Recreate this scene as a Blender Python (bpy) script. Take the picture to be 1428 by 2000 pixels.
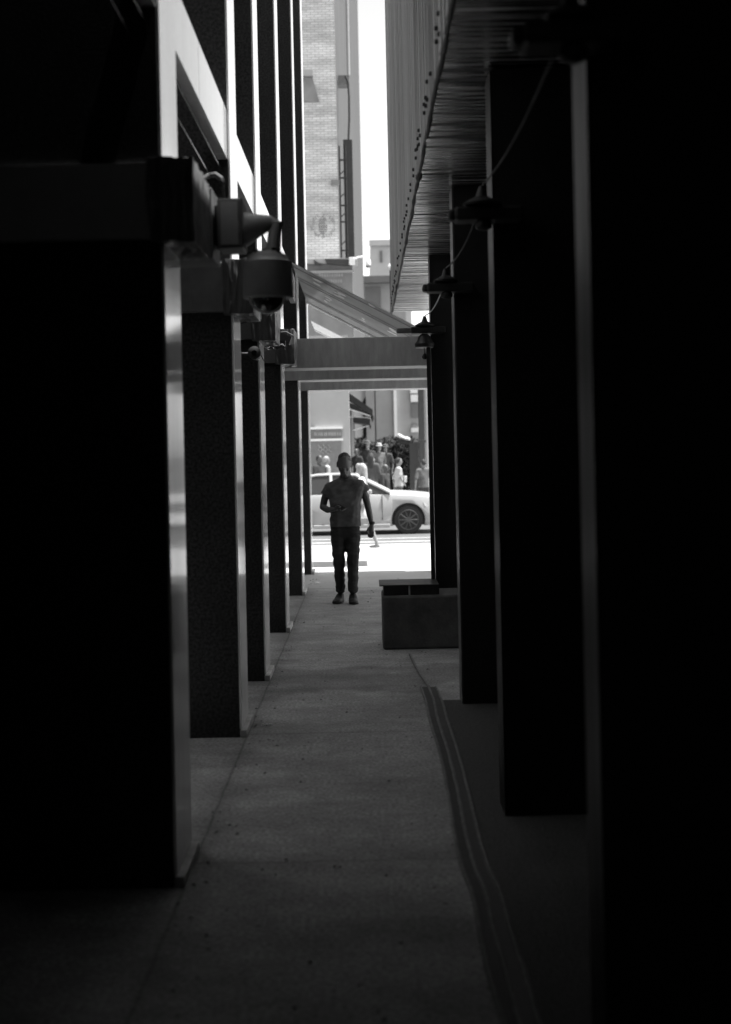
import bpy, bmesh, math, random
from mathutils import Vector, Matrix, noise
random.seed(7)
S = bpy.context.scene
COL = S.collection
for o in list(bpy.data.objects):
    bpy.data.objects.remove(o)

# ---------------------------------------------------------------- camera
EYE = 1.72
FPX = 2500.0          # focal length in pixels of the 2000 px high photograph
ROLL = 0.021
cam_d = bpy.data.cameras.new('camera')
cam = bpy.data.objects.new('camera', cam_d)
COL.objects.link(cam)
cam_d.sensor_fit = 'VERTICAL'
cam_d.sensor_height = 36
cam_d.sensor_width = 25.7
cam_d.lens = 36 * FPX / 2000
cam_d.shift_y = -0.06
cam_d.clip_start = 0.05
cam_d.clip_end = 2000
cam_d.dof.use_dof = True
cam_d.dof.focus_distance = 12.0
cam_d.dof.aperture_fstop = 1.9
cam.matrix_world = Matrix.Translation((0, 0, EYE)) @ Matrix.Rotation(math.pi / 2, 4, 'X') @ Matrix.Rotation(-ROLL, 4, 'Z')
S.camera = cam

# ---------------------------------------------------------------- light
SUN_DIR = Vector((0.27, 0.0, 0.963)).normalized()     # towards the sun
world = bpy.data.worlds.new('World')
S.world = world
world.use_nodes = True
nt = world.node_tree
nt.nodes.clear()
sky = nt.nodes.new('ShaderNodeTexSky')
sky.sky_type = 'NISHITA'
sky.sun_disc = False
sky.sun_elevation = math.asin(SUN_DIR.z)
sky.sun_rotation = math.atan2(SUN_DIR.x, SUN_DIR.y)
bw = nt.nodes.new('ShaderNodeRGBToBW')
bg = nt.nodes.new('ShaderNodeBackground')
bg.inputs['Strength'].default_value = 0.15
wo = nt.nodes.new('ShaderNodeOutputWorld')
nt.links.new(sky.outputs[0], bw.inputs[0])
nt.links.new(bw.outputs[0], bg.inputs[0])
nt.links.new(bg.outputs[0], wo.inputs[0])
sun_d = bpy.data.lights.new('sun', 'SUN')
sun_d.energy = 5.0
sun_d.angle = math.radians(0.5)
sun = bpy.data.objects.new('sun', sun_d)
sun.rotation_euler = (-SUN_DIR).to_track_quat('-Z', 'Y').to_euler()
sun.location = (0, 0, 30)
COL.objects.link(sun)
S.view_settings.view_transform = 'Standard'
S.view_settings.look = 'None'
S.view_settings.exposure = 1.25
S.view_settings.gamma = 1
S.cycles.max_bounces = 10
S.cycles.diffuse_bounces = 6
S.cycles.glossy_bounces = 6
S.cycles.transparent_max_bounces = 8
S.cycles.use_denoising = True

# ---------------------------------------------------------------- measuring helpers
def pa(px, py):
    dx, dy = px - 713.0, py - 880.0
    c, s = math.cos(ROLL), math.sin(ROLL)
    return (dx * c - dy * s) / FPX, (dx * s + dy * c) / FPX
def at(px, py, y):
    a, b = pa(px, py)
    return Vector((a * y, y, EYE - b * y))
def gnd(px, py, z=0.0):
    a, b = pa(px, py)
    y = (EYE - z) / b
    return Vector((a * y, y, z))

# ---------------------------------------------------------------- materials
def mat(name, g, rough=0.6, metal=0.0, var=0.0, vscale=4.0, bump=0.0, bscale=60.0, stretch=(1, 1, 1), spec=0.5, coat=0.0, speck=0.0):
    m = bpy.data.materials.new(name)
    m.use_nodes = True
    n, l = m.node_tree.nodes, m.node_tree.links
    p = n['Principled BSDF']
    p.inputs['Base Color'].default_value = (g, g, g, 1)
    p.inputs['Roughness'].default_value = rough
    p.inputs['Metallic'].default_value = metal
    p.inputs['Specular IOR Level'].default_value = spec
    p.inputs['Coat Weight'].default_value = coat
    tc = n.new('ShaderNodeTexCoord')
    mp = n.new('ShaderNodeMapping')
    mp.inputs['Scale'].default_value = stretch
    l.new(tc.outputs['Object'], mp.inputs['Vector'])
    col = None
    if var:
        t = n.new('ShaderNodeTexNoise')
        t.inputs['Scale'].default_value = vscale
        t.inputs['Detail'].default_value = 8
        t.inputs['Roughness'].default_value = 0.65
        l.new(mp.outputs[0], t.inputs['Vector'])
        r = n.new('ShaderNodeMapRange')
        r.inputs['From Min'].default_value = 0.3
        r.inputs['From Max'].default_value = 0.7
        r.inputs['To Min'].default_value = g * (1 - var)
        r.inputs['To Max'].default_value = g * (1 + var)
        l.new(t.outputs['Fac'], r.inputs['Value'])
        col = r.outputs['Result']
        rr = n.new('ShaderNodeMapRange')
        rr.inputs['From Min'].default_value = 0.3
        rr.inputs['From Max'].default_value = 0.7
        rr.inputs['To Min'].default_value = max(0.02, rough * (1 - 0.4 * var))
        rr.inputs['To Max'].default_value = min(1, rough * (1 + 0.4 * var))
        l.new(t.outputs['Fac'], rr.inputs['Value'])
        l.new(rr.outputs[0], p.inputs['Roughness'])
    if speck:
        t2 = n.new('ShaderNodeTexNoise')
        t2.inputs['Scale'].default_value = 55
        t2.inputs['Detail'].default_value = 3
        l.new(tc.outputs['Object'], t2.inputs['Vector'])
        r2 = n.new('ShaderNodeMapRange')
        r2.inputs['From Min'].default_value = 0.35
        r2.inputs['From Max'].default_value = 0.68
        r2.inputs['To Min'].default_value = 1 - speck
        r2.inputs['To Max'].default_value = 1 + speck
        l.new(t2.outputs['Fac'], r2.inputs['Value'])
        mu = n.new('ShaderNodeMath')
        mu.operation = 'MULTIPLY'
        if col is None:
            mu.inputs[0].default_value = g
        else:
            l.new(col, mu.inputs[0])
        l.new(r2.outputs[0], mu.inputs[1])
        col = mu.outputs[0]
    if col is not None:
        l.new(col, p.inputs['Base Color'])
    if bump:
        t3 = n.new('ShaderNodeTexNoise')
        t3.inputs['Scale'].default_value = bscale
        t3.inputs['Detail'].default_value = 5
        l.new(mp.outputs[0], t3.inputs['Vector'])
        b = n.new('ShaderNodeBump')
        b.inputs['Strength'].default_value = bump
        b.inputs['Distance'].default_value = 0.01
        l.new(t3.outputs['Fac'], b.inputs['Height'])
        l.new(b.outputs[0], p.inputs['Normal'])
    return m

M = {}
M['granite'] = mat('dark granite', 0.036, 0.7, 0, 0.3, 2.0, 0.15, 90, speck=0.55, spec=0.25)
M['polished'] = mat('polished pale stone', 0.9, 0.09, 0.12, 0.08, 6.0, stretch=(3, 6, 0.25))  # pale colour stands in for sky reflected on dark polished faces
M['spandrel'] = mat('pale smooth panel', 0.88, 0.14, 0.2, 0.10, 5.0, stretch=(3, 5, 0.3))
M['plinth'] = mat('worn base stone', 0.42, 0.7, 0, 0.35, 8, 0.3, 40)
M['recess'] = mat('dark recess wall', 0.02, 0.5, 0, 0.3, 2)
M['beam'] = mat('painted steel beam', 0.30, 0.5, 0, 0.22, 5, stretch=(2.5, 1, .6), bump=0.12)
M['beam_pale'] = mat('pale steel beam', 0.75, 0.5, 0, 0.12, 3)  # nearest stub lightened to stand in for missing bounce light
M['wrapdark'] = mat('grimy plastic wrapping', 0.08, 0.35, 0, 0.4, 9, 0.3, 25, stretch=(3, 3, 0.6))  # darkened copy of the wrapping, shade put into the colour
M['wrap'] = mat('dull plastic wrapping', 0.22, 0.35, 0, 0.4, 9, 0.3, 25, stretch=(3, 3, 0.6))
M['ribmetal'] = mat('ribbed sheet metal', 0.46, 0.42, 0.35, 0.35, 3, stretch=(1, 7, 0.06))
M['soffit'] = mat('ribbed soffit metal', 0.92, 0.22, 1.0, 0.25, 2.5, 0.1, 30, stretch=(0.4, 4, 1))
M['blackmetal'] = mat('black metal', 0.014, 0.55, 0.0, 0.3, 9, 0.1, 60)
M['bodydark'] = mat('dark upper storey', 0.05, 0.6, 0, 0.2, 3)
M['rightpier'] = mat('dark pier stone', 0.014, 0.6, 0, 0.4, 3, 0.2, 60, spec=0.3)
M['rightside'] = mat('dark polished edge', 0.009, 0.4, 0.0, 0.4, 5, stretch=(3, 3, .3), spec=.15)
M['white_edge'] = mat('pale worn edge', 0.5, 0.5, 0, 0.3, 10)
M['camgrey'] = mat('grey camera casing', 0.28, 0.5, 0, 0.15, 8)
M['boxgrey'] = mat('grey enamel box', 0.13, 0.5, 0, 0.25, 7, 0.05)
M['sootgrey'] = mat('sooty grey casing', 0.05, 0.55, 0, 0.3, 9)  # casing grey darkened against direct sun, shade put into the colour
M['lens'] = mat('smoked dome', 0.01, 0.05, 0, spec=0.8)
M['chrome'] = mat('bright rim', 0.7, 0.2, 0.9)
M['planter'] = mat('dark concrete block', 0.10, 0.8, 0, 0.55, 4, 0.4, 40)
M['rubber'] = mat('black rubber', 0.03, 0.6, 0, 0.3, 10, 0.1, 80)
M['wornridge'] = mat('worn grey ridge', 0.16, 0.7, 0, 0.5, 18)
M['paper'] = mat('crumpled paper', 0.8, 0.8)
M['skin'] = mat('skin', 0.085, 0.5, 0, 0.1, 20)
M['skin_pale'] = mat('pale skin', 0.22, 0.5, 0, 0.1, 20)
M['shirt'] = mat('dark cotton', 0.10, 0.9, 0, 0.15, 20, 0.25, 300)
M['denim'] = mat('black denim', 0.03, 0.9, 0, 0.25, 30, 0.2, 400)
M['shoe'] = mat('black leather', 0.018, 0.6, 0, 0.2, 20)
M['hair'] = mat('dark hair', 0.022, 0.7, 0, 0.5, 60, 0.6, 200)
M['hair_pale'] = mat('fair hair', 0.3, 0.6, 0, 0.4, 40, 0.4, 120)
M['phone'] = mat('black phone', 0.02, 0.15)
M['white_cloth'] = mat('white cotton', 0.42, 0.9, 0, 0.08, 12)
M['grey_cloth'] = mat('grey cotton', 0.11, 0.9, 0, 0.12, 12)
M['mid_cloth'] = mat('mid grey cotton', 0.065, 0.9, 0, 0.12, 12)
M['dark_cloth'] = mat('dark knit', 0.03, 0.9, 0, 0.15, 12)
M['carpaint'] = mat('white car paint', 0.46, 0.25, 0, coat=0.6)
M['glass_dark'] = mat('dark car glass', 0.03, 0.05, spec=0.7)
M['tyre'] = mat('tyre rubber', 0.025, 0.8, 0, 0.2, 20)
M['rim'] = mat('dark alloy', 0.12, 0.3, 0.8)
M['cartrim'] = mat('black trim', 0.02, 0.5)
M['lampglass'] = mat('headlamp glass', 0.55, 0.1, 0.5)
M['stone_pale'] = mat('pale render', 0.35, 0.8, 0, 0.07, 1.5, 0.15, 12)
M['store_dark'] = mat('dull sign fascia', 0.20, 0.8, 0, 0.3, 1.4, 0.1, 12)
M['sidewall'] = mat('sooty side wall', 0.075, 0.85, 0, 0.25, 0.8, 0.1, 8, stretch=(1, 1, .2))  # side coloured darker than the front so it reads as shaded
M['iron'] = mat('dark iron', 0.04, 0.6, 0, 0.3, 8)
M['awning'] = mat('dark canvas', 0.03, 0.9, 0, 0.25, 5)
M['signgrey'] = mat('grey sign board', 0.15, 0.5, 0, 0.2, 8)
M['poster'] = mat('grey poster', 0.17, 0.5, 0, 0.15, 8)
M['letter'] = mat('pale lettering', 0.32, 0.6, 0, 0.2, 5)
M['white_paint'] = mat('white paint', 0.8, 0.5, 0, 0.05, 5)
M['far_grey'] = mat('far grey facade', 0.32, 0.8, 0, 0.15, 0.7)
M['far_pale'] = mat('far pale facade', 0.5, 0.8, 0, 0.1, 0.5)
M['far_dark'] = mat('far dark roof', 0.16, 0.8, 0, 0.2, 0.5)
M['leaf'] = mat('dark leaves', 0.035, 0.8, 0, 0.5, 5, spec=.15)
M['wood'] = mat('dark bark', 0.06, 0.8, 0, 0.4, 10)
M['asphalt'] = mat('asphalt', 0.10, 0.9, 0, 0.25, 3, 0.4, 60)
M['kerb'] = mat('kerb stone', 0.40, 0.8, 0, 0.2, 5, 0.2, 30)
M['paving'] = mat('sunlit paving', 0.42, 0.8, 0, 0.12, 1.2, 0.2, 30)
M['cup'] = mat('paper cup', 0.7, 0.6)

def brick_material():
    m = bpy.data.materials.new('painted brick')
    m.use_nodes = True
    n, l = m.node_tree.nodes, m.node_tree.links
    p = n['Principled BSDF']
    p.inputs['Roughness'].default_value = 0.85
    tc = n.new('ShaderNodeTexCoord')
    sx = n.new('ShaderNodeSeparateXYZ')
    l.new(tc.outputs['Object'], sx.inputs[0])
    ad = n.new('ShaderNodeMath'); ad.operation = 'ADD'
    l.new(sx.outputs['X'], ad.inputs[0]); l.new(sx.outputs['Y'], ad.inputs[1])
    cx = n.new('ShaderNodeCombineXYZ')
    l.new(ad.outputs[0], cx.inputs['X']); l.new(sx.outputs['Z'], cx.inputs['Y'])
    b = n.new('ShaderNodeTexBrick')
    b.inputs['Scale'].default_value = 1.0
    b.inputs['Brick Width'].default_value = 0.24
    b.inputs['Row Height'].default_value = 0.078
    b.inputs['Mortar Size'].default_value = 0.012
    b.inputs['Color1'].default_value = (.72, .72, .72, 1)
    b.inputs['Color2'].default_value = (.58, .58, .58, 1)
    b.inputs['Mortar'].default_value = (.42, .42, .42, 1)
    l.new(cx.outputs[0], b.inputs['Vector'])
    t = n.new('ShaderNodeTexNoise')
    t.inputs['Scale'].default_value = 0.7
    t.inputs['Detail'].default_value = 9
    t.inputs['Roughness'].default_value = 0.7
    mp = n.new('ShaderNodeMapping')
    mp.inputs['Scale'].default_value = (0.45, 1, 2.6)
    l.new(tc.outputs['Object'], mp.inputs[0]); l.new(mp.outputs[0], t.inputs['Vector'])
    r = n.new('ShaderNodeMapRange')
    r.inputs['From Min'].default_value = .3; r.inputs['From Max'].default_value = .7
    r.inputs['To Min'].default_value = .5; r.inputs['To Max'].default_value = 1.25
    l.new(t.outputs['Fac'], r.inputs['Value'])
    mx = n.new('ShaderNodeVectorMath'); mx.operation = 'SCALE'
    l.new(b.outputs['Color'], mx.inputs[0]); l.new(r.outputs[0], mx.inputs['Scale'])
    l.new(mx.outputs[0], p.inputs['Base Color'])
    bu = n.new('ShaderNodeBump')
    bu.inputs['Strength'].default_value = .5
    bu.inputs['Distance'].default_value = .02
    bu.invert = True
    l.new(b.outputs['Fac'], bu.inputs['Height'])
    l.new(bu.outputs[0], p.inputs['Normal'])
    return m
M['brick'] = brick_material()

def floor_material():
    m = mat('alley concrete', 0.32, 0.72, 0, 0.16, 5.5, 0.5, 70, stretch=(1.0, 1.0, 1), speck=.35)
    n, l = m.node_tree.nodes, m.node_tree.links
    p = n['Principled BSDF']
    src = p.inputs['Base Color'].links[0].from_socket
    tc = n.new('ShaderNodeTexCoord')
    # wobble for the joints
    w = n.new('ShaderNodeTexNoise'); w.inputs['Scale'].default_value = 5; w.inputs['Detail'].default_value = 6
    l.new(tc.outputs['Object'], w.inputs['Vector'])
    sx = n.new('ShaderNodeSeparateXYZ'); l.new(tc.outputs['Object'], sx.inputs[0])
    def math_(op, a, b=None):
        q = n.new('ShaderNodeMath'); q.operation = op
        for i, v in enumerate((a, b)):
            if v is None: continue
            if isinstance(v, (int, float)): q.inputs[i].default_value = v
            else: l.new(v, q.inputs[i])
        return q.outputs[0]
    wob = math_('MULTIPLY', math_('SUBTRACT', w.outputs['Fac'], .5), .06)
    yy = math_('ADD', sx.outputs['Y'], wob)
    d1 = math_('MULTIPLY', math_('ABSOLUTE', math_('SUBTRACT', math_('FRACT', math_('DIVIDE', math_('ADD', yy, 0.75), 2.45)), .5)), 2.45)
    d2 = math_('ABSOLUTE', math_('ADD', math_('ADD', sx.outputs['X'], math_('MULTIPLY', wob, .35)), .757))
    d = math_('MINIMUM', d1, d2)
    mr = n.new('ShaderNodeMapRange')
    mr.inputs['From Min'].default_value = .002; mr.inputs['From Max'].default_value = .010
    mr.inputs['To Min'].default_value = .55; mr.inputs['To Max'].default_value = 1.0
    l.new(d, mr.inputs['Value'])
    # dark stains
    st = n.new('ShaderNodeTexNoise'); st.inputs['Scale'].default_value = 2.3; st.inputs['Detail'].default_value = 10; st.inputs['Roughness'].default_value = .75
    mp = n.new('ShaderNodeMapping'); mp.inputs['Scale'].default_value = (.5, .75, 1); mp.inputs['Location'].default_value = (3.1, 1.7, 0)
    l.new(tc.outputs['Object'], mp.inputs[0]); l.new(mp.outputs[0], st.inputs['Vector'])
    mr2 = n.new('ShaderNodeMapRange')
    mr2.inputs['From Min'].default_value = .38; mr2.inputs['From Max'].default_value = .62
    mr2.inputs['To Min'].default_value = .6; mr2.inputs['To Max'].default_value = 1.1
    l.new(st.outputs['Fac'], mr2.inputs['Value'])
    # small spots
    vo = n.new('ShaderNodeTexVoronoi'); vo.inputs['Scale'].default_value = 3.2; vo.inputs['Randomness'].default_value = 1
    l.new(tc.outputs['Object'], vo.inputs['Vector'])
    mr3 = n.new('ShaderNodeMapRange')
    mr3.inputs['From Min'].default_value = .035; mr3.inputs['From Max'].default_value = .05
    mr3.inputs['To Min'].default_value = .45; mr3.inputs['To Max'].default_value = 1
    l.new(vo.outputs['Distance'], mr3.inputs['Value'])
    # fine irregular cracks
    ds = n.new('ShaderNodeVectorMath'); ds.operation = 'MULTIPLY_ADD'
    wn = n.new('ShaderNodeTexNoise'); wn.inputs['Scale'].default_value = 2.2; wn.inputs['Detail'].default_value = 8
    l.new(tc.outputs['Object'], wn.inputs['Vector'])
    l.new(wn.outputs['Color'], ds.inputs[0]); ds.inputs[1].default_value = (.55, .55, 0); l.new(tc.outputs['Object'], ds.inputs[2])
    vc = n.new('ShaderNodeTexVoronoi'); vc.feature = 'DISTANCE_TO_EDGE'; vc.inputs['Scale'].default_value = .42
    l.new(ds.outputs[0], vc.inputs['Vector'])
    mr4 = n.new('ShaderNodeMapRange')
    mr4.inputs['From Min'].default_value = .001; mr4.inputs['From Max'].default_value = .004
    mr4.inputs['To Min'].default_value = .93; mr4.inputs['To Max'].default_value = 1
    l.new(vc.outputs['Distance'], mr4.inputs['Value'])
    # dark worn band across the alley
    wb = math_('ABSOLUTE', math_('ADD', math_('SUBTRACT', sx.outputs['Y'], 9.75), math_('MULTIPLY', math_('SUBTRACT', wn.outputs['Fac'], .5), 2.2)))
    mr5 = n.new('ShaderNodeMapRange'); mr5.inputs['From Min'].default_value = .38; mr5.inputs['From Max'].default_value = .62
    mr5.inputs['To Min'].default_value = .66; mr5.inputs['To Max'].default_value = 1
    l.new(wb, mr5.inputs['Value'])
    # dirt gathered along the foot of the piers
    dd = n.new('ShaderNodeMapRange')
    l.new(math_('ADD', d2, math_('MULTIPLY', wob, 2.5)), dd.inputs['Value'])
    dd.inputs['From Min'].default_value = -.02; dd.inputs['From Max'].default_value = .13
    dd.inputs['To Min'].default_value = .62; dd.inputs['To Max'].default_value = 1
    f = math_('MULTIPLY', math_('MULTIPLY', math_('MULTIPLY', mr.outputs[0], mr2.outputs[0]), mr3.outputs[0]), math_('MULTIPLY', math_('MULTIPLY', mr4.outputs[0], mr5.outputs[0]), dd.outputs[0]))
    out = math_('MULTIPLY', src, f)
    l.new(out, p.inputs['Base Color'])
    return m
M['floor'] = floor_material()

def canopy_glass():
    m = bpy.data.materials.new('dirty canopy glass')
    m.use_nodes = True
    n, l = m.node_tree.nodes, m.node_tree.links
    n.clear()
    out = n.new('ShaderNodeOutputMaterial')
    tr = n.new('ShaderNodeBsdfTransparent'); tr.inputs[0].default_value = (.6, .6, .6, 1)
    df = n.new('ShaderNodeBsdfTranslucent'); df.inputs[0].default_value = (.58, .58, .58, 1)
    d2 = n.new('ShaderNodeBsdfDiffuse'); d2.inputs[0].default_value = (.58, .58, .58, 1)
    gl = n.new('ShaderNodeBsdfGlossy'); gl.inputs['Roughness'].default_value = .12
    a = n.new('ShaderNodeMixShader'); a.inputs[0].default_value = .5
    l.new(df.outputs[0], a.inputs[1]); l.new(d2.outputs[0], a.inputs[2])
    t = n.new('ShaderNodeTexNoise'); t.inputs['Scale'].default_value = 1.6; t.inputs['Detail'].default_value = 8
    tc = n.new('ShaderNodeTexCoord'); l.new(tc.outputs['Object'], t.inputs['Vector'])
    r = n.new('ShaderNodeMapRange'); r.inputs['From Min'].default_value = .3; r.inputs['From Max'].default_value = .7
    r.inputs['To Min'].default_value = .55; r.inputs['To Max'].default_value = .9
    l.new(t.outputs['Fac'], r.inputs['Value'])
    b = n.new('ShaderNodeMixShader'); l.new(r.outputs[0], b.inputs[0])
    l.new(tr.outputs[0], b.inputs[1]); l.new(a.outputs[0], b.inputs[2])
    c = n.new('ShaderNodeMixShader'); c.inputs[0].default_value = .12
    l.new(b.outputs[0], c.inputs[1]); l.new(gl.outputs[0], c.inputs[2])
    l.new(c.outputs[0], out.inputs[0])
    return m
M['canopyglass'] = canopy_glass()

# ---------------------------------------------------------------- mesh helpers
def link(name, me, m, parent=None, smooth=False):
    o = bpy.data.objects.new(name, me)
    COL.objects.link(o)
    if m is not None:
        me.materials.clear()
        me.materials.append(m)
    if smooth:
        for f in me.polygons: f.use_smooth = True
        me.set_sharp_from_angle(angle=math.radians(38))
    if parent is not None:
        o.parent = parent
        o.matrix_parent_inverse = Matrix.Translation(-parent.matrix_basis.translation) if False else Matrix.Identity(4)
    return o
class MB:
    """collects shapes, then links them as ONE mesh object; origin = parent's location"""
    def __init__(s): s.bm = bmesh.new()
    def box(s, x0, x1, y0, y1, z0, z1, bevel=0.0):
        t = bmesh.new()
        bmesh.ops.create_cube(t, size=1)
        for v in t.verts:
            v.co = Vector((x0 + (v.co.x + .5) * (x1 - x0), y0 + (v.co.y + .5) * (y1 - y0), z0 + (v.co.z + .5) * (z1 - z0)))
        if bevel:
            bmesh.ops.bevel(t, geom=list(t.edges), offset=bevel, segments=2, affect='EDGES', profile=.5)
        s.add(t); return s
    def add(s, t):
        me = bpy.data.meshes.new('tmp'); t.to_mesh(me); t.free()
        s.bm.from_mesh(me); bpy.data.meshes.remove(me)
    def tube(s, pts, r, seg=8):
        pts = [Vector(p) for p in pts]
        rs = r if isinstance(r, (list, tuple)) else [r] * len(pts)
        rings = []
        for i, p in enumerate(pts):
            d = (pts[min(i + 1, len(pts) - 1)] - pts[max(i - 1, 0)]).normalized()
            up = Vector((0, 0, 1)) if abs(d.z) < .9 else Vector((0, 1, 0))
            u = d.cross(up).normalized(); w = d.cross(u).normalized()
            rings.append([s.bm.verts.new(p + (u * math.cos(2 * math.pi * k / seg) + w * math.sin(2 * math.pi * k / seg)) * rs[i]) for k in range(seg)])
        for a, b in zip(rings, rings[1:]):
            for k in range(seg):
                s.bm.faces.new((a[k], a[(k + 1) % seg], b[(k + 1) % seg], b[k]))
        s.bm.faces.new(rings[0][::-1]); s.bm.faces.new(rings[-1])
        return s
    def lathe(s, c, prof, seg=24, axis='Z'):
        c = Vector(c)
        rings = []
        for r, h in prof:
            ring = []
            for k in range(seg):
                a = 2 * math.pi * k / seg
                if axis == 'Z': q = Vector((r * math.cos(a), r * math.sin(a), h))
                elif axis == 'Y': q = Vector((r * math.cos(a), h, r * math.sin(a)))
                else: q = Vector((h, r * math.cos(a), r * math.sin(a)))
                ring.append(s.bm.verts.new(c + q))
            rings.append(ring)
        for a, b in zip(rings, rings[1:]):
            for k in range(seg):
                s.bm.faces.new((a[k], a[(k + 1) % seg], b[(k + 1) % seg], b[k]))
        s.bm.faces.new(rings[0][::-1]); s.bm.faces.new(rings[-1])
        return s
    def prism(s, poly, z0, z1):
        lo = [s.bm.verts.new((x, y, z0)) for x, y in poly]
        hi = [s.bm.verts.new((x, y, z1)) for x, y in poly]
        s.bm.faces.new(lo[::-1]); s.bm.faces.new(hi)
        for i in range(len(poly)):
            j = (i + 1) % len(poly)
            s.bm.faces.new((lo[i], lo[j], hi[j], hi[i]))
        return s
    def hexa(s, bot, top):
        """8-corner solid from 4 bottom and 4 top points"""
        b = [s.bm.verts.new(p) for p in bot]; t = [s.bm.verts.new(p) for p in top]
        s.bm.faces.new(b[::-1]); s.bm.faces.new(t)
        for i in range(4):
            j = (i + 1) % 4
            s.bm.faces.new((b[i], b[j], t[j], t[i]))
        return s
    def build(s, name, m, parent=None, smooth=False, origin=None):
        bmesh.ops.recalc_face_normals(s.bm, faces=list(s.bm.faces))
        o0 = Vector(parent['_org']) if parent is not None else Vector(origin or (0, 0, 0))
        for v in s.bm.verts: v.co -= o0
        me = bpy.data.meshes.new(name); s.bm.to_mesh(me); s.bm.free()
        o = link(name, me, m, parent, smooth)
        o['_org'] = tuple(o0)
        if parent is None: o.location = o0
        return o
def tag(o, label=None, cat=None, group=None, kind=None):
    if label: o['label'] = label
    if cat: o['category'] = cat
    if group: o['group'] = group
    if kind: o['kind'] = kind
    return o
def thing(name, label, cat, loc, group=None):
    o = bpy.data.objects.new(name, None)
    COL.objects.link(o)
    o.location = loc
    o['_org'] = tuple(loc)
    return tag(o, label, cat, group)
def structure(o):
    o['kind'] = 'structure'; return o

# ---------------------------------------------------------------- ground
structure(MB().box(-300, 300, -80, 900, -.8, -.30).build('ground', M['asphalt']))
g = MB()
# alley floor and mouth: level to y = 18, then falling gently to the kerb
g.hexa([(-40, -8, -.6), (40, -8, -.6), (40, 16.1, -.6), (-40, 16.1, -.6)], [(-40, -8, 0), (40, -8, 0), (40, 16.1, 0), (-40, 16.1, 0)])
structure(g.build('alley_floor', M['floor']))
M['darkpave'] = mat('dark paving', 0.05, 0.75, 0, 0.3, 4, 0.5, 70, speck=.3)  # dark colour stands in for shade on the right of the floor
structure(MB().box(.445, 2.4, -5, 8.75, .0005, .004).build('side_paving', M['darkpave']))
structure(MB().box(-40, 40, 16.102, 18.0, -.6, 0).build('forecourt', M['paving']))  # mouth coloured paler than the alley floor to look sunlit
g = MB()
g.hexa([(-40, 18.002, -.6), (40, 18.002, -.6), (40, 25.3, -.6), (-40, 25.3, -.6)], [(-40, 18.002, 0), (40, 18.002, 0), (40, 25.3, -.15), (-40, 25.3, -.15)])
structure(g.build('pavement', M['paving']))
structure(MB().box(-40, 40, 25.302, 25.46, -.5, -.145, .01).build('kerb', M['kerb']))
structure(MB().box(-60, 60, 34.5, 60, -.5, -.15).build('far_pavement', M['paving']))
structure(MB().box(-60, 60, 34.33, 34.498, -.5, -.145, .01).build('far_kerb', M['kerb']))
g = MB()
for y0, y1 in ((26.9, 27.2), (28.1, 28.32), (29.2, 29.35)):
    g.box(-40, 40, y0, y1, -.4, -.296)
structure(g.build('road_marking', M['kerb']))

# ---------------------------------------------------------------- left building
XL = -0.783
HL = 13.0
lb = thing('stone_building', 'tall dark building set back behind the row of stone piers at left', 'building', (-4, 6, 0))
MB().box(-9, -2.3, -5, 17.9, 0, HL).build('wall', M['recess'], lb)
MB().box(-2.295, -.82, -5, 2.6, 0, HL).build('wall', M['recess'], lb)  # unseen fill added to keep sun off the nearest pier
MB().box(-2.25, .36, 1.2, 5.079, 4.7, 5.1).build('link_roof', M['recess'], lb)  # unseen slab added to keep overhead light off the near floor
MB().box(-.10, .36, 5.081, 8.3, 4.7, 4.8).build('link_roof', M['recess'], lb)  # second unseen slab added to thin the sky light
PIERY = [1.182, 1.802, 2.242, 2.841, 3.564, 4.167]
PIERY = [0.00430 * 1000 * d for d in PIERY]
PIER_LABEL = ['nearest wide black stone pier at left, carrying the first wrapped beam',
              'second stone pier from the camera, just behind the dome camera',
              'third stone pier on the left, carrying the bullet camera',
              'fourth stone pier on the left, with a wrapped beam stub and no camera arm below',
              'fifth slim speckled pier on the left, under the second cross beam',
              'farthest speckled pier on the left, beside the bright street']
def left_pier(y, i):
    t = thing('stone_pier', PIER_LABEL[i], 'pier', (XL, y, 0), 'stone piers along the left side')
    MB().box(-2.29, XL - .014, y, y + .44, 0, HL).build('granite_core', M['granite'], t)
    MB().box(XL - .013, XL, y + .002, y + .438, .05, HL - .02, .002).build('side_panel', M['polished'], t)
    MB().box(XL - .012, XL + .03, y - .004, y + .46, .0, .045, .006).build('base_stone', M['plinth'], t)
    return t
for i, y in enumerate(PIERY): left_pier(y, i)
# pale spandrel running along the piers
sp = MB()
y = 2.0
joints = [2.0, 5.3, 6.45, 7.6, 8.95, 10.1, 11.6, 13.0, 14.2, 15.4]
for a, b in zip(joints, joints[1:]):
    sp.box(XL - .075, XL - .016, a, b - .008, 3.50, 3.80)
tag(sp.build('spandrel_beam', M['spandrel'], origin=(-1, 5, 3.5)), 'pale smooth band running diagonally between the left piers overhead', 'wall band')
for k, (x, z) in enumerate(((-.84, 3.44), (-.89, 3.37))):
    tag(MB().tube([(x, 3.5, z), (x, 7.72, z)], .006, 6).build('conduit', M['chrome'], origin=(x, 3.5, z)),  # added rod standing in for a reflected light line
        ['thin metal conduit closest under the pale band between the first two piers', 'lower thin metal conduit under the pale band between the first two piers'][k], 'conduit', 'thin conduits under the pale band')  # rods added in place of reflected lines on the second pier

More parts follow.
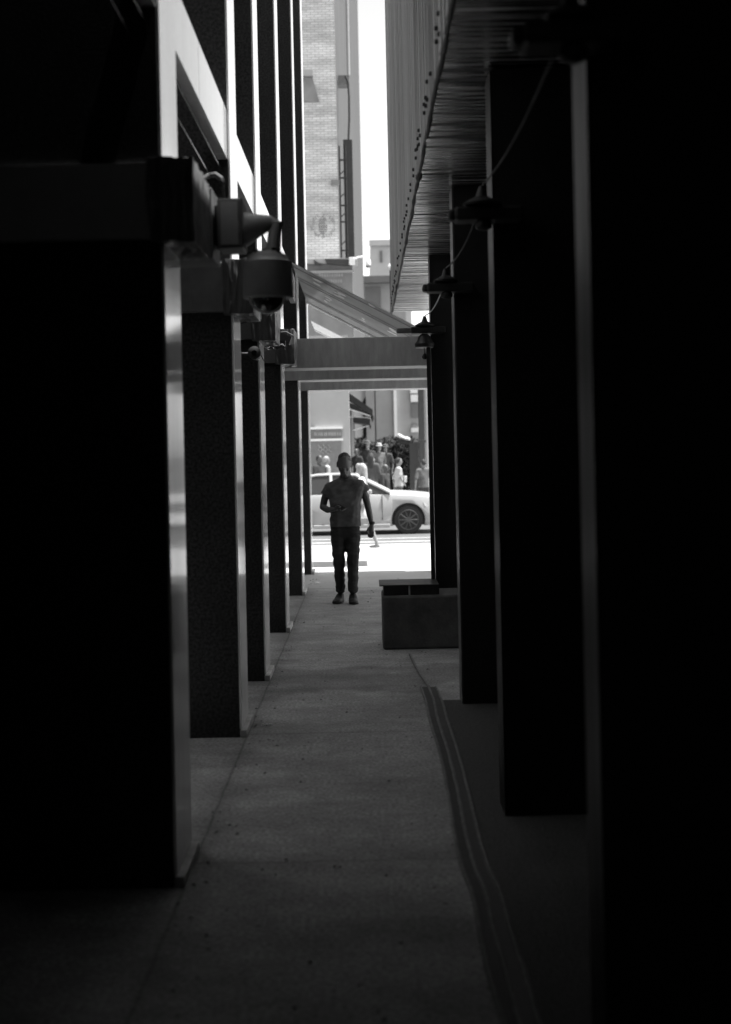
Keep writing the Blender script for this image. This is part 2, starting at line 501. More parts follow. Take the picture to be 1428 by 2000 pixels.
def wrapped(x0, x1, y0, y1, z0, z1, parent, seed):
    """crumpled sheeting round a beam end"""
    bm = bmesh.new()
    bmesh.ops.create_cube(bm, size=1)
    bmesh.ops.subdivide_edges(bm, edges=list(bm.edges), cuts=22, use_grid_fill=True)
    bmesh.ops.recalc_face_normals(bm, faces=list(bm.faces))
    for v in bm.verts:
        p = v.co.copy(); nrm = v.normal.copy()
        q = Vector((x0 + (p.x + .5) * (x1 - x0), y0 + (p.y + .5) * (y1 - y0), z0 + (p.z + .5) * (z1 - z0)))
        d = noise.fractal(Vector((q.x * 30 + seed, q.y * 30, q.z * 6)), 1, 2, 4) * .010 + noise.noise(Vector((q.x * 14, q.y * 14 + seed, q.z * 5))) * .006
        v.co = q + nrm * (d + .004)
    me = bpy.data.meshes.new('wrapping')
    o0 = Vector(parent['_org'])
    for v in bm.verts: v.co -= o0
    bm.to_mesh(me); bm.free()
    return link('wrapping', me, M['wrap'] if seed == 0 else M['wrapdark'], parent, True)
ZB0, ZB1 = 2.575, 2.875
BL = ['nearest beam stub, its end bundled in sheeting at far left', 'beam stub with wrapped end behind the dome camera housing',
      'beam stub with wrapped end above the bullet camera', 'smaller beam stub with wrapped end against the cross beam']
for i in range(4):
    y = PIERY[i]
    t = thing('beam_stub', BL[i], 'beam', (XL, y, ZB0), 'cut beam stubs on the left piers')
    MB().box(-5.0, -.83, y - .035, y + .475, ZB0, ZB1, .006).build('beam_body', M['beam_pale'] if i < 1 else M['boxgrey'], t)
    wrapped(-.835, -.66, y - .045, y + .46, ZB0 - .012, ZB1 + .012, t, i * 3.7)
# cross beams over the alley
CB = [(13.05, 'broad grey cross beam nearest the camera, under the glass canopy', .58), (PIERY[4] - .05, 'second grey cross beam over the alley, below the broad one', .5), (PIERY[5] - .05, 'lowest looking grey cross beam, farthest along the alley', .5)]
for y, lab, w in CB:
    t = MB().box(-2.2, 1.25, y, y + .46, ZB0, ZB1, .006).build('cross_beam', M['beam'], origin=(0, y, ZB0))
    tag(t, lab, 'beam', 'cross beams over the alley')
for y, lab, w in CB:
    t = MB().box(1.0, 1.2, y + .1, y + .3, 0, ZB0 - .002).build('steel_post', M['blackmetal'], origin=(1.1, y + .2, 0))
    tag(t, ['steel post under the broad nearest cross beam', 'steel post under the second cross beam', 'steel post under the farthest cross beam'][CB.index((y, lab, w))], 'post', 'steel posts under the cross beams')

# ---------------------------------------------------------------- glass canopy
t = thing('glass_canopy', 'sloping dusty glass canopy above the cross beams', 'canopy', (0, 14.4, 3))
cx0, cz0, cx1, cz1 = XL, 3.84, .80, 2.98
ys = [14.35, 14.62, 15.5, 15.72, 17.05, 17.25, 18.05]
for a, b in zip(ys, ys[1:]):
    MB().hexa([(cx0, a, cz0), (cx1, a, cz1), (cx1, b - .02, cz1), (cx0, b - .02, cz0)],
              [(cx0, a, cz0 + .012), (cx1, a, cz1 + .012), (cx1, b - .02, cz1 + .012), (cx0, b - .02, cz0 + .012)]).build('glass_pane', M['canopyglass'], t)
for b in ys[1:]:
    MB().hexa([(cx0, b - .018, cz0 - .004), (cx1, b - .018, cz1 - .004), (cx1, b - .002, cz1 - .004), (cx0, b - .002, cz0 - .004)],
              [(cx0, b - .018, cz0 + .016), (cx1, b - .018, cz1 + .016), (cx1, b - .002, cz1 + .016), (cx0, b - .002, cz0 + .016)]).build('glazing_bar', M['iron'], t)
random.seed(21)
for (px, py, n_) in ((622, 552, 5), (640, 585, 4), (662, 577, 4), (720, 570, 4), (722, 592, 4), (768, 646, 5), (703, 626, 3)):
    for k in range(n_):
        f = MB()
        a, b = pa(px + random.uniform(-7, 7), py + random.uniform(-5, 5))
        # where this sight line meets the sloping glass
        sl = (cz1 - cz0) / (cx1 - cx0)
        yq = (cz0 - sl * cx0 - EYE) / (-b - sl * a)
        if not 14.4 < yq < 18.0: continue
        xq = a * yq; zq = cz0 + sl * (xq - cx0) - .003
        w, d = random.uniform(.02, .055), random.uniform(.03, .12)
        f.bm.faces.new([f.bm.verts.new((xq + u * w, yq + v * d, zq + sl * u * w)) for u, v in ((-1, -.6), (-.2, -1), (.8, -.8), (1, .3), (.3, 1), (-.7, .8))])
        f.build('dirt_patch', M['white_paint'], t)  # white flecks painted as sky reflections on the glass
MB().hexa([(cx0, 18.06, cz0 - .03), (cx1, 18.06, cz1 - .03), (cx1, 18.10, cz1 - .03), (cx0, 18.10, cz0 - .03)],
          [(cx0, 18.06, cz0 + .03), (cx1, 18.06, cz1 + .03), (cx1, 18.10, cz1 + .03), (cx0, 18.10, cz0 + .03)]).build('edge_rail', M['white_paint'], t)
MB().hexa([(cx0, 19.3, cz0 - .15), (cx1, 19.3, cz1 - .15), (cx1, 20.6, cz1 - .15), (cx0, 20.6, cz0 - .15)],
          [(cx0, 19.3, cz0 - .14), (cx1, 19.3, cz1 - .14), (cx1, 20.6, cz1 - .14), (cx0, 20.6, cz0 - .14)]).build('lower_glass_pane', M['canopyglass'], t)
MB().hexa([(cx0, 20.62, cz0 - .17), (cx1, 20.62, cz1 - .17), (cx1, 20.66, cz1 - .17), (cx0, 20.66, cz0 - .17)],
          [(cx0, 20.62, cz0 - .12), (cx1, 20.62, cz1 - .12), (cx1, 20.66, cz1 - .12), (cx0, 20.66, cz0 - .12)]).build('edge_rail', M['white_paint'], t)

# ---------------------------------------------------------------- right building
XF, YE, HR = 0.372, 16.38, 7.55
HN, YN = 6.45, 13.0           # lower roof over the near part
ZS = 3.50
rb = thing('metal_clad_building', 'metal clad building overhanging the right side of the alley', 'building', (2, 6, 0))
MB().prism([(XF + .03, -5), (8, -5), (8, 8), (4.1, YN - .002), (XF + .03, YN - .002)], ZS + .03, HN).build('upper_storey', M['bodydark'], rb)
MB().prism([(XF + .03, YN), (4.1, YN), (.9, YE - .01), (XF + .03, YE - .01)], ZS + .03, HR).build('upper_storey', M['bodydark'], rb)
# ribbed cladding: vertical ribs of uneven width
MB().prism([(XF + .05, YN + .05), (4.5, YN + .05), (4.5, 17.6), (4.2, 18.1), (XF + .05, 18.1)], 8.12, 8.3).build('roof_slab', M['bodydark'], rb)  # unseen slab added to cast the shadow edge at the alley mouth
MB().prism([(XF + .05, YN + .05), (4.0, YN + .05), (.9, 16.3), (XF + .05, 16.3)], HR + .003, 8.118).build('parapet', M['bodydark'], rb)  # unseen block added to carry the shadow-casting slab
f = MB()
bm = f.bm
yy = -5.0
prev = None
k = 0
while yy < YE:
    w = random.choice((.05, .06, .07, .09, .13)) if k % 2 == 0 else .016
    x = XF + .006 * (k % 4 == 2) if k % 2 == 0 else XF + .022
    for q in (yy, min(yy + w, YE)):
        a = bm.verts.new((x, q, ZS)); b = bm.verts.new((x, q, HR if q >= YN else HN))
        if prev: bm.faces.new((prev[0], a, b, prev[1]))
        prev = (a, b)
    yy += w + .001
    k += 1
f.build('ribbed_cladding', M['ribmetal'], rb)
# end face cladding
MB().box(XF - .004, .9, YE, YE + .02, ZS, HR).build('end_panel', M['ribmetal'], rb)
# ribbed soffit, ribs run across
f = MB(); bm = f.bm
yy = -5.0; prev = None; k = 0
while yy < YE:
    w = random.uniform(.026, .045)
    zz = ZS - random.uniform(.004, .014) if k % 2 == 0 else ZS + .006
    for q in (yy, min(yy + w, YE)):
        xr = min(2.6, .9 + (YE - q) / 1.1)
        a = bm.verts.new((XF + .012, q, zz + noise.noise(Vector((q * .9, 0, 1))) * .006)); b = bm.verts.new((xr, q, zz))
        if prev: bm.faces.new((prev[0], a, b, prev[1]))
        prev = (a, b)
    yy += w; k += 1
f.build('soffit', M['soffit'], rb)
# ragged bottom trim of the cladding
f = MB()
pts = []
n_ = 150
rr = []
for i in range(n_):
    q = -4 + (YE + 4) * i / (n_ - 1)
    pts.append((XF + .012 + .010 * noise.noise(Vector((q * 1.3, 2, 0))), q, ZS - .012 + .018 * noise.noise(Vector((q * 2.1, 5, 1)))))
    rr.append(.011 + .008 * noise.noise(Vector((q * 4, 1, 3))) + (.012 if random.random() < .05 else 0))
f.tube(pts, rr, 7)
f.build('edge_trim', M['blackmetal'], rb)
cm = None
q = 4.5
while q < 16.1:
    q += random.choice((.16, .34, .42, .55))
    for dz in ((.10, .155) if random.random() < .75 else (.12,)):
        if cm is None:
            o = cm = MB().lathe((2, 6, 0), [(.004, -.012), (.010, -.012), (.013, 0), (.007, .006)], 8, 'X').build('stud', M['blackmetal'], rb)
        else:
            o = cm.copy(); COL.objects.link(o); o.parent = rb
        o.location = Vector((XF - .001, q + random.uniform(-.02, .02), ZS + dz + random.uniform(-.02, .02))) - Vector(rb['_org'])
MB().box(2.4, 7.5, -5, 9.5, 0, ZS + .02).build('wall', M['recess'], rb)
# right piers
M['edgemetal'] = mat('dull metal edge', 0.10, 0.4, 0.5, 0.5, 4, stretch=(4, 4, .4))  # brighter copy of the pier side colour, a painted highlight
XR = 0.615
RY = [.80 * 4.3, 1.387 * 4.3, 2.0 * 4.3, 2.70 * 4.3]
RL = ['nearest black pier at the right edge, almost lost in shadow', 'second black pier on the right, before the cable cover bends',
      'third black pier on the right, with a bright edge line', 'farthest black pier on the right, rising behind the low block']
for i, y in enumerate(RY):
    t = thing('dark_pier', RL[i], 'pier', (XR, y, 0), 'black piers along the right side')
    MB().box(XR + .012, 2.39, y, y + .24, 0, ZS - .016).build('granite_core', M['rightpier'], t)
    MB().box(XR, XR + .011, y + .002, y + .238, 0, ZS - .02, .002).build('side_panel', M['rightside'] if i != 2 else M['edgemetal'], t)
# unseen wall added behind the camera to block light
tag(MB().box(-9, 8, -5.6, -5.05, 0, 11).build('rear_wall', M['recess'], origin=(0, -5.3, 0)), 'dark wall closing the alley behind the viewer', 'wall')

# ---------------------------------------------------------------- low block with steel tray
PX0 = .115
t = tag(MB().box(PX0, XR - .004 + 1.6, 11.02, 11.56, 0, .465, .022).build('concrete_block', M['planter'], origin=(.5, 11.2, 0)), 'low dark concrete block jutting from the right pier into the alley', 'block')
t = thing('steel_tray', 'dark steel tray with overhanging lip lying on the low concrete block', 'tray', (.4, 11.1, .467))
MB().box(PX0 + .015, .345, 11.04, 11.5, .467, .545).build('tray_box', M['blackmetal'], t)
MB().box(.362, .61, 11.05, 11.5, .467, .545).build('tray_box', M['blackmetal'], t)
MB().box(PX0 - .02, .61, 11.03, 11.52, .546, .556, .003).build('lip', M['blackmetal'], t)
MB().box(.347, .360, 11.045, 11.5, .467, .5455).build('divider', M['white_edge'], t)
tag(MB().box(.565, .60, 11.45, 11.50, .557, 2.66).build('door_post', M['blackmetal'], origin=(.58, 11.5, .557)), 'narrow black upright against the farthest right pier', 'post')
# fix: post stands on the tray lip

# ---------------------------------------------------------------- cable cover on the floor
EDGE = [(800, 1345, 0, 0), ]
CT = [((821, 1345), (836, 1345), (851, 1345)), ((831, 1375), (847, 1375), (863, 1375)), ((839, 1412), (855, 1412), (873, 1410)),
      ((857, 1471), (874, 1471), (893, 1471)), ((876, 1559), (895, 1559), (917, 1562)), ((885, 1625), (908, 1630), (933, 1632)),
      ((901, 1699), (926, 1697), (953, 1699)), ((922, 1755), (948, 1753), (979, 1757)), ((938, 1839), (966, 1832), (999, 1832)),
      ((955, 1916), (988, 1914), (1024, 1910)), ((980, 2000), (1011, 2000), (1050, 2000)), ((1015, 2130), (1050, 2130), (1098, 2130)), ((1050, 2280), (1090, 2280), (1150, 2280))]
rows = [[gnd(*p) for p in r] for r in CT]
def catmull(P, n=8):
    out = []
    for i in range(len(P) - 1):
        p0, p1, p2, p3 = P[max(i - 1, 0)], P[i], P[i + 1], P[min(i + 2, len(P) - 1)]
        for k in range(n):
            s = k / n
            out.append(.5 * ((2 * p1) + (p2 - p0) * s + (2 * p0 - 5 * p1 + 4 * p2 - p3) * s * s + (3 * p1 - p0 - 3 * p2 + p3) * s ** 3))
    out.append(P[-1])
    return out
L, C_, R_ = [catmull([r[i] for r in rows]) for i in range(3)]
t = thing('cable_cover', 'long black cable cover with three pale ridges snaking along the floor', 'cable cover', tuple(C_[0]))
f = MB()
prev = None
for a, c, b in zip(L, C_, R_):
    w = (b - a) * .04
    ps = [a - w + Vector((0, 0, .002)), a + Vector((0, 0, .014)), c + Vector((0, 0, .012)), b + Vector((0, 0, .014)), b + w + Vector((0, 0, .002))]
    cur = [f.bm.verts.new(p) for p in ps]
    if prev:
        for i in range(4): f.bm.faces.new((prev[i], prev[i + 1], cur[i + 1], cur[i]))
    prev = cur
f.build('cover_mat', M['rubber'], t)
for line in (L, C_, R_):
    MB().tube([p + Vector((.0015 * random.uniform(-1, 1), 0, .015)) for p in line], .0085, 6).build('ridge', M['wornridge'], t)
cr = [gnd(800, 1280), gnd(812, 1305), gnd(824, 1325), gnd(836, 1343)]
tag(MB().tube([p + Vector((0, 0, .006)) for p in catmull(cr, 4)], .012, 6).build('floor_cable', M['wornridge'], origin=tuple(cr[0])), 'short dull cable from the low block to the cable cover', 'cable')
q = gnd(617, 1140)
f = MB(); bm = f.bm
vs = [bm.verts.new(q + Vector(p)) for p in ((-.02, -.03, .004), (.03, -.02, .012), (.055, .04, .004), (.0, .02, .03), (-.035, .05, .012))]
bm.faces.new((vs[0], vs[1], vs[3])); bm.faces.new((vs[1], vs[2], vs[3])); bm.faces.new((vs[0], vs[3], vs[4]))
tag(f.build('paper_scrap', M['paper'], origin=tuple(q)), 'small white paper scrap on the floor beside the farthest left pier', 'litter')
for i, (px, py) in enumerate(((513, 1417), (520, 1418), (527, 1417))):
    q = gnd(px, py)
    tag(MB().box(q.x - .008, q.x + .008, q.y - .006, q.y + .006, .001, .012, .002).build('pebble', M['paper'], origin=tuple(q)), ['leftmost of three tiny white crumbs near the second pier', 'middle one of three tiny white crumbs near the second pier', 'rightmost of three tiny white crumbs near the second pier'][i], 'crumb', 'white crumbs on the alley floor')

# loose grit and leaf crumbs on the floor
random.seed(31)
f = MB(); bm = f.bm
for k in range(620):
    y = 3.2 + 14 * random.random() ** 1.3
    x = random.choice((random.gauss(-.73, .07), random.uniform(-.72, .6), random.gauss(.40, .05), random.uniform(-.72, .5)))
    if x < -.772: x = -.768 + random.random() * .05
    sz = random.choice((.004, .005, .006, .008, .013))
    a0 = random.random() * 6.28
    c0 = Vector((x, y, .005))
    vs = [bm.verts.new(c0 + Vector((sz * random.uniform(.5, 1.2) * math.cos(a0 + q * 1.57), sz * random.uniform(.5, 1.2) * math.sin(a0 + q * 1.57), random.uniform(0, sz * .5)))) for q in range(4)]
    ap = bm.verts.new(c0 + Vector((0, 0, sz * .8)))
    for q in range(4): bm.faces.new((vs[q], vs[(q + 1) % 4], ap))
M['grit'] = mat('grit', 0.14, 0.9, 0, .8, 9)
tag(f.build('grit', M['grit']), kind='stuff')

# ---------------------------------------------------------------- lamps on the right piers
LP = ['lamp on the nearest right pier, high in the dark corner', 'lamp on the second right pier, a wide dim shade in shadow',
      'lamp on the third right pier, its bar crossing the bright soffit', 'lamp on the farthest right pier, silhouetted against the canopy']
lamp_tops = []
for i, y in enumerate(RY):
    t = thing('pier_lamp', LP[i], 'lamp', (XR, y, 2.8), 'lamps on the right piers')
    yc = y - .12
    MB().box(.43, .74, y - .16, y - .012, 2.76, 2.82, .012).build('bracket_bar', M['blackmetal'], t)
    MB().box(.30 if i == 3 else .40, .50, y - .13, y - .04, 2.765, 2.815, .015).build('floodlight', M['boxgrey'] if i == 3 else M['blackmetal'], t)
    k = (.62, .8, .75, .8)[i]
    up = MB().lathe((.555, yc, 2.825), [(.105 * k, 0), (.11 * k, .010), (.075 * k, .026), (.035 * k, .042), (.012, .09)], 20).build('upper_shade', M['blackmetal'], t, True)
    if i == 3:
        MB().lathe((.55, yc, 2.64), [(.105 * k, 0), (.112 * k, .026), (.085 * k, .055), (.07 * k, .09), (.03, .115)], 20).build('lower_shade', M['blackmetal'], t, True)
        MB().lathe((.545, yc, 2.632), [(.1065 * k, 0), (.1065 * k, .004)], 20).build('shade_rim', M['boxgrey'], t, True)
        MB().tube([(.545, yc, 2.64), (.55, yc, 2.57)], .004, 5).build('hanger', M['blackmetal'], t)
        MB().lathe((.55, yc, 2.525), [(.008, 0), (.022, .012), (.026, .028), (.018, .044), (.006, .056)], 12).build('ball', M['blackmetal'], t, True)
    else:
        MB().lathe((.56, yc, 2.715), [(.02, 0), (.038, .01), (.04, .03), (.03, .044)], 14).build('lamp_socket', M['blackmetal'], t, True)
    lamp_tops.append(Vector((.56, yc, 2.92)))
CBL = ['hanging cable running from overhead to the nearest right lamp', 'pale cable slung from the nearest right lamp to the second', 'pale cable slung from the second right lamp to the third', 'pale cable slung from the third right lamp to the farthest']
ends = [Vector((.66, 2.2, 3.2))] + lamp_tops
for i in range(4):
    a = ends[i] + Vector((.0, .1, -.08)) if i else ends[0]
    b = ends[i + 1]
    pts = [a.lerp(b, s / 14) + Vector((0, 0, -.05 * math.sin(math.pi * s / 14))) for s in range(15)]
    tag(MB().tube(pts, .0045, 6).build('slung_cable', (M['blackmetal'], M['blackmetal'], M['rubber'], M['white_edge'])[i], origin=tuple(a)), CBL[i], 'cable', 'cables between the right lamps')

# ---------------------------------------------------------------- dome camera on the nearest left beam
YC = 5.80
def C(px, py, dy=0): return at(px, py, YC + dy)
t = thing('dome_camera', 'large grey dome security camera hanging from a bent arm at upper left', 'camera', tuple(C(522, 510)))
a0 = C(472, 448); a1 = C(503, 440); a2 = C(532, 434); a3 = C(533, 450); a4 = C(531, 506)
MB().tube([a0, a1, a2 - Vector((.004, 0, 0)), C(541, 437), C(536, 455), a4], [.080, .052, .030, .030, .031, .036], 14).build('arm', M['camgrey'], t, True)
fl = C(465, 448)
MB().lathe(fl, [(.085, -.02), (.085, .01), (.07, .018)], 20, 'X').build('flange', M['camgrey'], t, True)
c = C(523, 583)
pxm = YC / FPX
MB().lathe(c, [(.110, 0), (.115, .004), (.114, .06), (.110, 70 * pxm), (.097, 74 * pxm), (.090, 84 * pxm), (.070, 86 * pxm), (.066, 90 * pxm), (.040, 92 * pxm)], 36).build('housing', M['camgrey'], t, True)
gm = bpy.data.materials.new('clear bubble'); gm.use_nodes = True
gp = gm.node_tree.nodes['Principled BSDF']
gp.inputs['Transmission Weight'].default_value = 1; gp.inputs['Roughness'].default_value = .03; gp.inputs['IOR'].default_value = 1.45
prof = [(.002, -.0735)] + [(.0735 * math.sin(q * math.pi / 24), -.0735 * math.cos(q * math.pi / 24)) for q in range(1, 12)] + [(.0735, -.001)]
MB().lathe(c, prof, 36).build('dome', gm, t, True)
prof = [(.002, -.05)] + [(.05 * math.sin(q * math.pi / 16), -.05 * math.cos(q * math.pi / 16)) for q in range(1, 8)] + [(.05, -.003)]
MB().lathe(c, prof, 28).build('lens_ball', M['lens'], t, True)
f = MB()
f.tube([c + Vector((.077 * math.cos(math.pi * k / 24), -.062, -.070 * math.sin(math.pi * k / 24))) for k in range(25)], .005, 7)
f.build('dome_rim', M['white_paint'], t, True)  # white half ring stands in for the street reflected in the bubble
f = MB()
for k in range(7):
    a = k * .9
    f.box(c.x + .05 * math.cos(a) - .008, c.x + .05 * math.cos(a) + .008, c.y - .05, c.y - .03, c.z + 86 * pxm, c.z + 92 * pxm + random.uniform(0, .012))
f.build('bolt_ring', M['blackmetal'], t)
# boxes carrying the camera
def pbox(mb, x0, y0, x1, y1, Y, d, bev=.004):
    a, b = at(x0, y1, Y), at(x1, y0, Y)
    return mb.box(a.x, b.x, Y, Y + d, a.z, b.z, bev)
t = pbox(MB(), 316, 366, 412, 505, YC - .12, .3).build('mounting_plate', M['boxgrey'], origin=tuple(C(350, 430)))
tag(t, 'tall grey backing box behind the nearest wrapped beam end', 'box')
t = thing('junction_box', 'grey junction box carrying the arm of the dome camera', 'box', tuple(C(440, 430)))
pbox(MB(), 424, 386, 472, 485, YC - .08, .2, .008).build('casing', M['boxgrey'], t)
pbox(MB(), 431, 393, 463, 478, YC - .088, .0075, .001).build('cover_plate', M['camgrey'], t)
pbox(MB(), 408, 400, 425, 480, YC - .03, .12, .004).build('spacer', M['blackmetal'], t)
f = MB().tube([C(392, 352, -.1), C(405, 343), C(420, 341), C(432, 349), C(438, 362), C(440, 388)], .011, 10)
tag(f.build('bent_conduit', M['blackmetal'], origin=tuple(C(400, 350)), smooth=True), 'black flexible conduit looping from the wrapped beam into the junction box', 'conduit')
# frayed wiring and bullet camera by the third pier
def frayed(px0, px1, py, Y, seed, lab):
    random.seed(seed)
    f = MB()
    for s in range(6):
        pts = []
        for k in range(12):
            u = k / 11
            p = at(px0 + (px1 - px0) * u, py + 9 + random.uniform(-4, 5) + 3 * s % 7, Y)
            pts.append(p + Vector((0, random.uniform(-.02, .02), 0)))
        f.tube(pts, random.uniform(.003, .008), 5)
    f.box(*sorted((at(px0, py, Y).x, at(px1, py, Y).x)), Y, Y + .06, at(px0, py + 12, Y).z, at(px0, py + 2, Y).z)
    tag(f.build('wire_bundle', M['blackmetal'], origin=tuple(at(px0, py, Y))), lab, 'wires', 'frayed wires under the beam stubs')
frayed(454, 508, 611, 9.2, 3, 'frayed dark wires in a tray under the second wrapped beam')
frayed(506, 556, 664, 11.7, 5, 'frayed dark wires in a tray under the third wrapped beam')
random.seed(11)
YB = 9.0
t = thing('bullet_camera', 'small round bullet camera on a thin horizontal pipe by the third pier', 'camera', tuple(at(497, 691, YB)))
MB().tube([at(456, 691, YB + .1), at(468, 691, YB), at(486, 691, YB)], .010, 10).build('pipe', M['sootgrey'], t, True)
MB().lathe(at(468, 691, YB), [(.034, -.004), (.034, .004)], 14, 'X').build('pipe_collar', M['blackmetal'], t)
cc = at(497, 690, YB)
MB().lathe(cc, [(.03, .10), (.044, .07), (.046, -.02), (.046, -.05), (.030, -.056)], 18, 'Y').build('casing', M['sootgrey'], t, True)
MB().lathe(cc, [(.019, -.050), (.019, -.060)], 16, 'Y').build('lens', M['lens'], t)
MB().tube([cc + Vector((.04, 0, -.01)), cc + Vector((.06, 0, -.05)), cc + Vector((.075, .02, -.065))], .003, 5).build('lead', M['blackmetal'], t)
YB = 11.9
t = thing('cloth_wrapped_light', 'dark hooded fitting hanging at the end of the fourth beam stub', 'lamp', tuple(at(560, 660, YB)))
a = at(560, 655, YB)
MB().hexa([a + Vector(p) for p in ((-.05, -.08, -.05), (.02, -.08, -.09), (.02, .08, -.09), (-.05, .08, -.05))],
          [a + Vector(p) for p in ((-.06, -.08, .02), (.045, -.08, -.02), (.045, .08, -.02), (-.06, .08, .02))]).build('hood', M['sootgrey'], t)
MB().tube([a + Vector((-.06, 0, .03)), a + Vector((-.01, 0, .035)), a + Vector((.06, 0, -.005))], .006, 6).build('wire_guard', M['sootgrey'], t)

# ---- second half

# ---------------------------------------------------------------- brick building across the street
YB0 = 40.0
def BX(px, py, y): return at(px, py, y).x
def BZ(px, py, y): return at(px, py, y).z
t = thing('brick_building', 'tall painted brick building across the street with a faded round emblem', 'building', (-4, 44, -.15))
cxr = -.69
f = MB().prism([(-14, YB0), (cxr, YB0), (.09, 75), (-14, 75)], -.15, 33)
for fc in f.bm.faces: fc.material_index = 0
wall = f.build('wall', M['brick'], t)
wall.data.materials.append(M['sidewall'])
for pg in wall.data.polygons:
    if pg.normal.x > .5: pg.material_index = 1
# faded emblem: ring and barred oval, worn paint just proud of the bricks
f = MB()
ec = at(630, 441, YB0)
def blot(cx, cz, w, h):
    f.box(cx - w / 2, cx + w / 2, YB0 - .006, YB0 - .002, cz - h / 2, cz + h / 2)
random.seed(5)
for row in range(-7, 8):
    z = row * .058
    for side in (-1, 1):
        r2 = .40 ** 2 - z * z
        if r2 <= 0: continue
        xo = math.sqrt(r2); xi = math.sqrt(max(.30 ** 2 - z * z, 0))
        n_ = 3 if xi > .1 else 6
        for k in range(n_):
            if random.random() < (.75 if side > 0 or row < 1 else .35):
                u = xi + (xo - xi) * (k + .5) / n_
                blot(ec.x + side * u, ec.z + z, (xo - xi) / n_ * .8, .03)
    r2 = 1 - (z / .30) ** 2
    if r2 > 0:
        w = .14 * math.sqrt(r2)
        for k in range(4):
            if random.random() < .88:
                blot(ec.x + (k - 1.5) / 2 * w, ec.z + z, w * .42, .034)
M['fadedpaint'] = mat('faded dark paint', 0.17, 0.9, 0, .3, 10)
f.build('painted_emblem', M['fadedpaint'], t)
# window box with its cast shadow painted as a dark panel and a small vent block
a = at(588, 139, YB0); b = at(611, 150, YB0)
MB().box(a.x, b.x, YB0 - .18, YB0 - .002, b.z, a.z).build('ledge', M['stone_pale'], t)
p = [at(586, 151, YB0), at(609, 151, YB0), at(623, 199, YB0), at(586, 199, YB0)]
MB().hexa([q + Vector((0, -.05, 0)) for q in p], [q + Vector((0, -.004, 0)) for q in p]).build('shutter', M['store_dark'], t)  # dark shape stands in for the shadow cast under the ledge
a = at(646, 353, YB0); b = at(662, 362, YB0)
MB().box(a.x, b.x, YB0 - .15, YB0 - .002, b.z, a.z).build('vent_box', M['store_dark'], t)
# projecting shop front
YS_ = 39.3
sx = BX(681, 800, YS_)
z_top, z_mid = BZ(640, 508, YS_), BZ(640, 640, YS_)
z_sign = BZ(640, 655, YS_)
MB().box(-14, BX(688, 560, YS_), YS_, YB0 - .004, z_sign, z_top - .12).build('fascia', M['store_dark'], t)
MB().box(-14, BX(697, 515, YS_), YS_ - .25, YB0 - .004, z_top - .115, z_top).build('cornice', M['stone_pale'], t)
MB().box(-14, BX(691, 535, YS_), YS_ - .1, YS_ - .003, z_top - .40, z_top - .33).build('moulding', M['far_grey'], t)
MB().box(-14, sx, YS_, YB0 - .004, -.15, z_sign - .003).build('shop_wall', M['stone_pale'], t)
# faint relief letters, unreadable at this distance
f = MB()
for r_, (y0, y1) in enumerate(((532, 540), (546, 552))):
    px = 622
    while px < 668:
        w = random.uniform(2, 4)
        a = at(px, y0, YS_); b = at(px + w, y1, YS_)
        f.box(a.x, b.x, YS_ - .02, YS_ - .002, b.z, a.z)
        px += w + 1.6
f.build('relief_pattern', M['far_grey'], t)
t2 = thing('sign_board', 'long grey sign board with a pale frame above the poster', 'sign', tuple(at(640, 847, YS_)))
a, b = at(596, 839, YS_ - .06), at(667, 856, YS_ - .06)
MB().box(a.x, b.x, YS_ - .06, YS_ - .003, b.z, a.z).build('board', M['signgrey'], t2)
MB().box(a.x, b.x + .03, YS_ - .10, YS_ - .003, a.z + .002, a.z + .07).build('frame', M['white_paint'], t2)
MB().box(a.x, b.x + .03, YS_ - .10, YS_ - .003, b.z - .07, b.z - .002).build('frame', M['white_paint'], t2)
f = MB()
px = 613
while px < 663:
    w = random.uniform(1.6, 3.2)
    q0, q1 = at(px, 844.5, YS_ - .07), at(px + w, 851, YS_ - .07)
    f.box(q0.x, q1.x, YS_ - .066, YS_ - .0602, q1.z, q0.z)
    px += w + random.choice((.8, .8, 2.2))
f.build('lettering', M['letter'], t2)
t2 = thing('wall_poster', 'grey poster with a pale flourish on the shop wall below the sign board', 'poster', tuple(at(640, 890, YS_)))
a, b = at(596, 862, YS_ - .05), at(667, 935, YS_ - .05)
MB().box(a.x, b.x, YS_ - .05, YS_ - .003, b.z, a.z).build('board', M['poster'], t2)
f = MB()
for s in range(5):
    c0 = at(620 + 5 * s, 868 + (s % 2) * 4, YS_ - .06)
    f.tube([c0, c0 + Vector((.05, 0, -.09)), c0 + Vector((.0, 0, -.17)), c0 + Vector((.09, 0, -.22))], .016, 5)
f.build('flourish', M['letter'], t2)
# ledge clutter
a = at(648, 512, 39.2)
tag(MB().hexa([(BX(637, 515, 39.1), 38.95, BZ(637, 515, 39.1)), (BX(684, 519, 39.1), 38.95, BZ(684, 519, 39.1)), (BX(684, 519, 39.1), 39.25, BZ(684, 519, 39.1)), (BX(637, 515, 39.1), 39.25, BZ(637, 515, 39.1))],
              [(BX(634, 507, 39.1), 38.95, BZ(634, 507, 39.1)), (BX(684, 508, 39.1), 38.95, BZ(684, 508, 39.1)), (BX(684, 508, 39.1), 39.25, BZ(684, 508, 39.1)), (BX(634, 507, 39.1), 39.25, BZ(634, 507, 39.1))]).build('planter_trough', M['iron'], origin=tuple(a)), 'long dark trough lying on the cornice of the brick building', 'trough')
q = [at(612, 508, 39.1), at(627, 518, 39.1), at(614, 518, 39.1)]
f = MB(); bm = f.bm
va = [bm.verts.new(p_ + Vector((0, -.1, 0))) for p_ in q]; vb = [bm.verts.new(p_ + Vector((0, .1, 0))) for p_ in q]
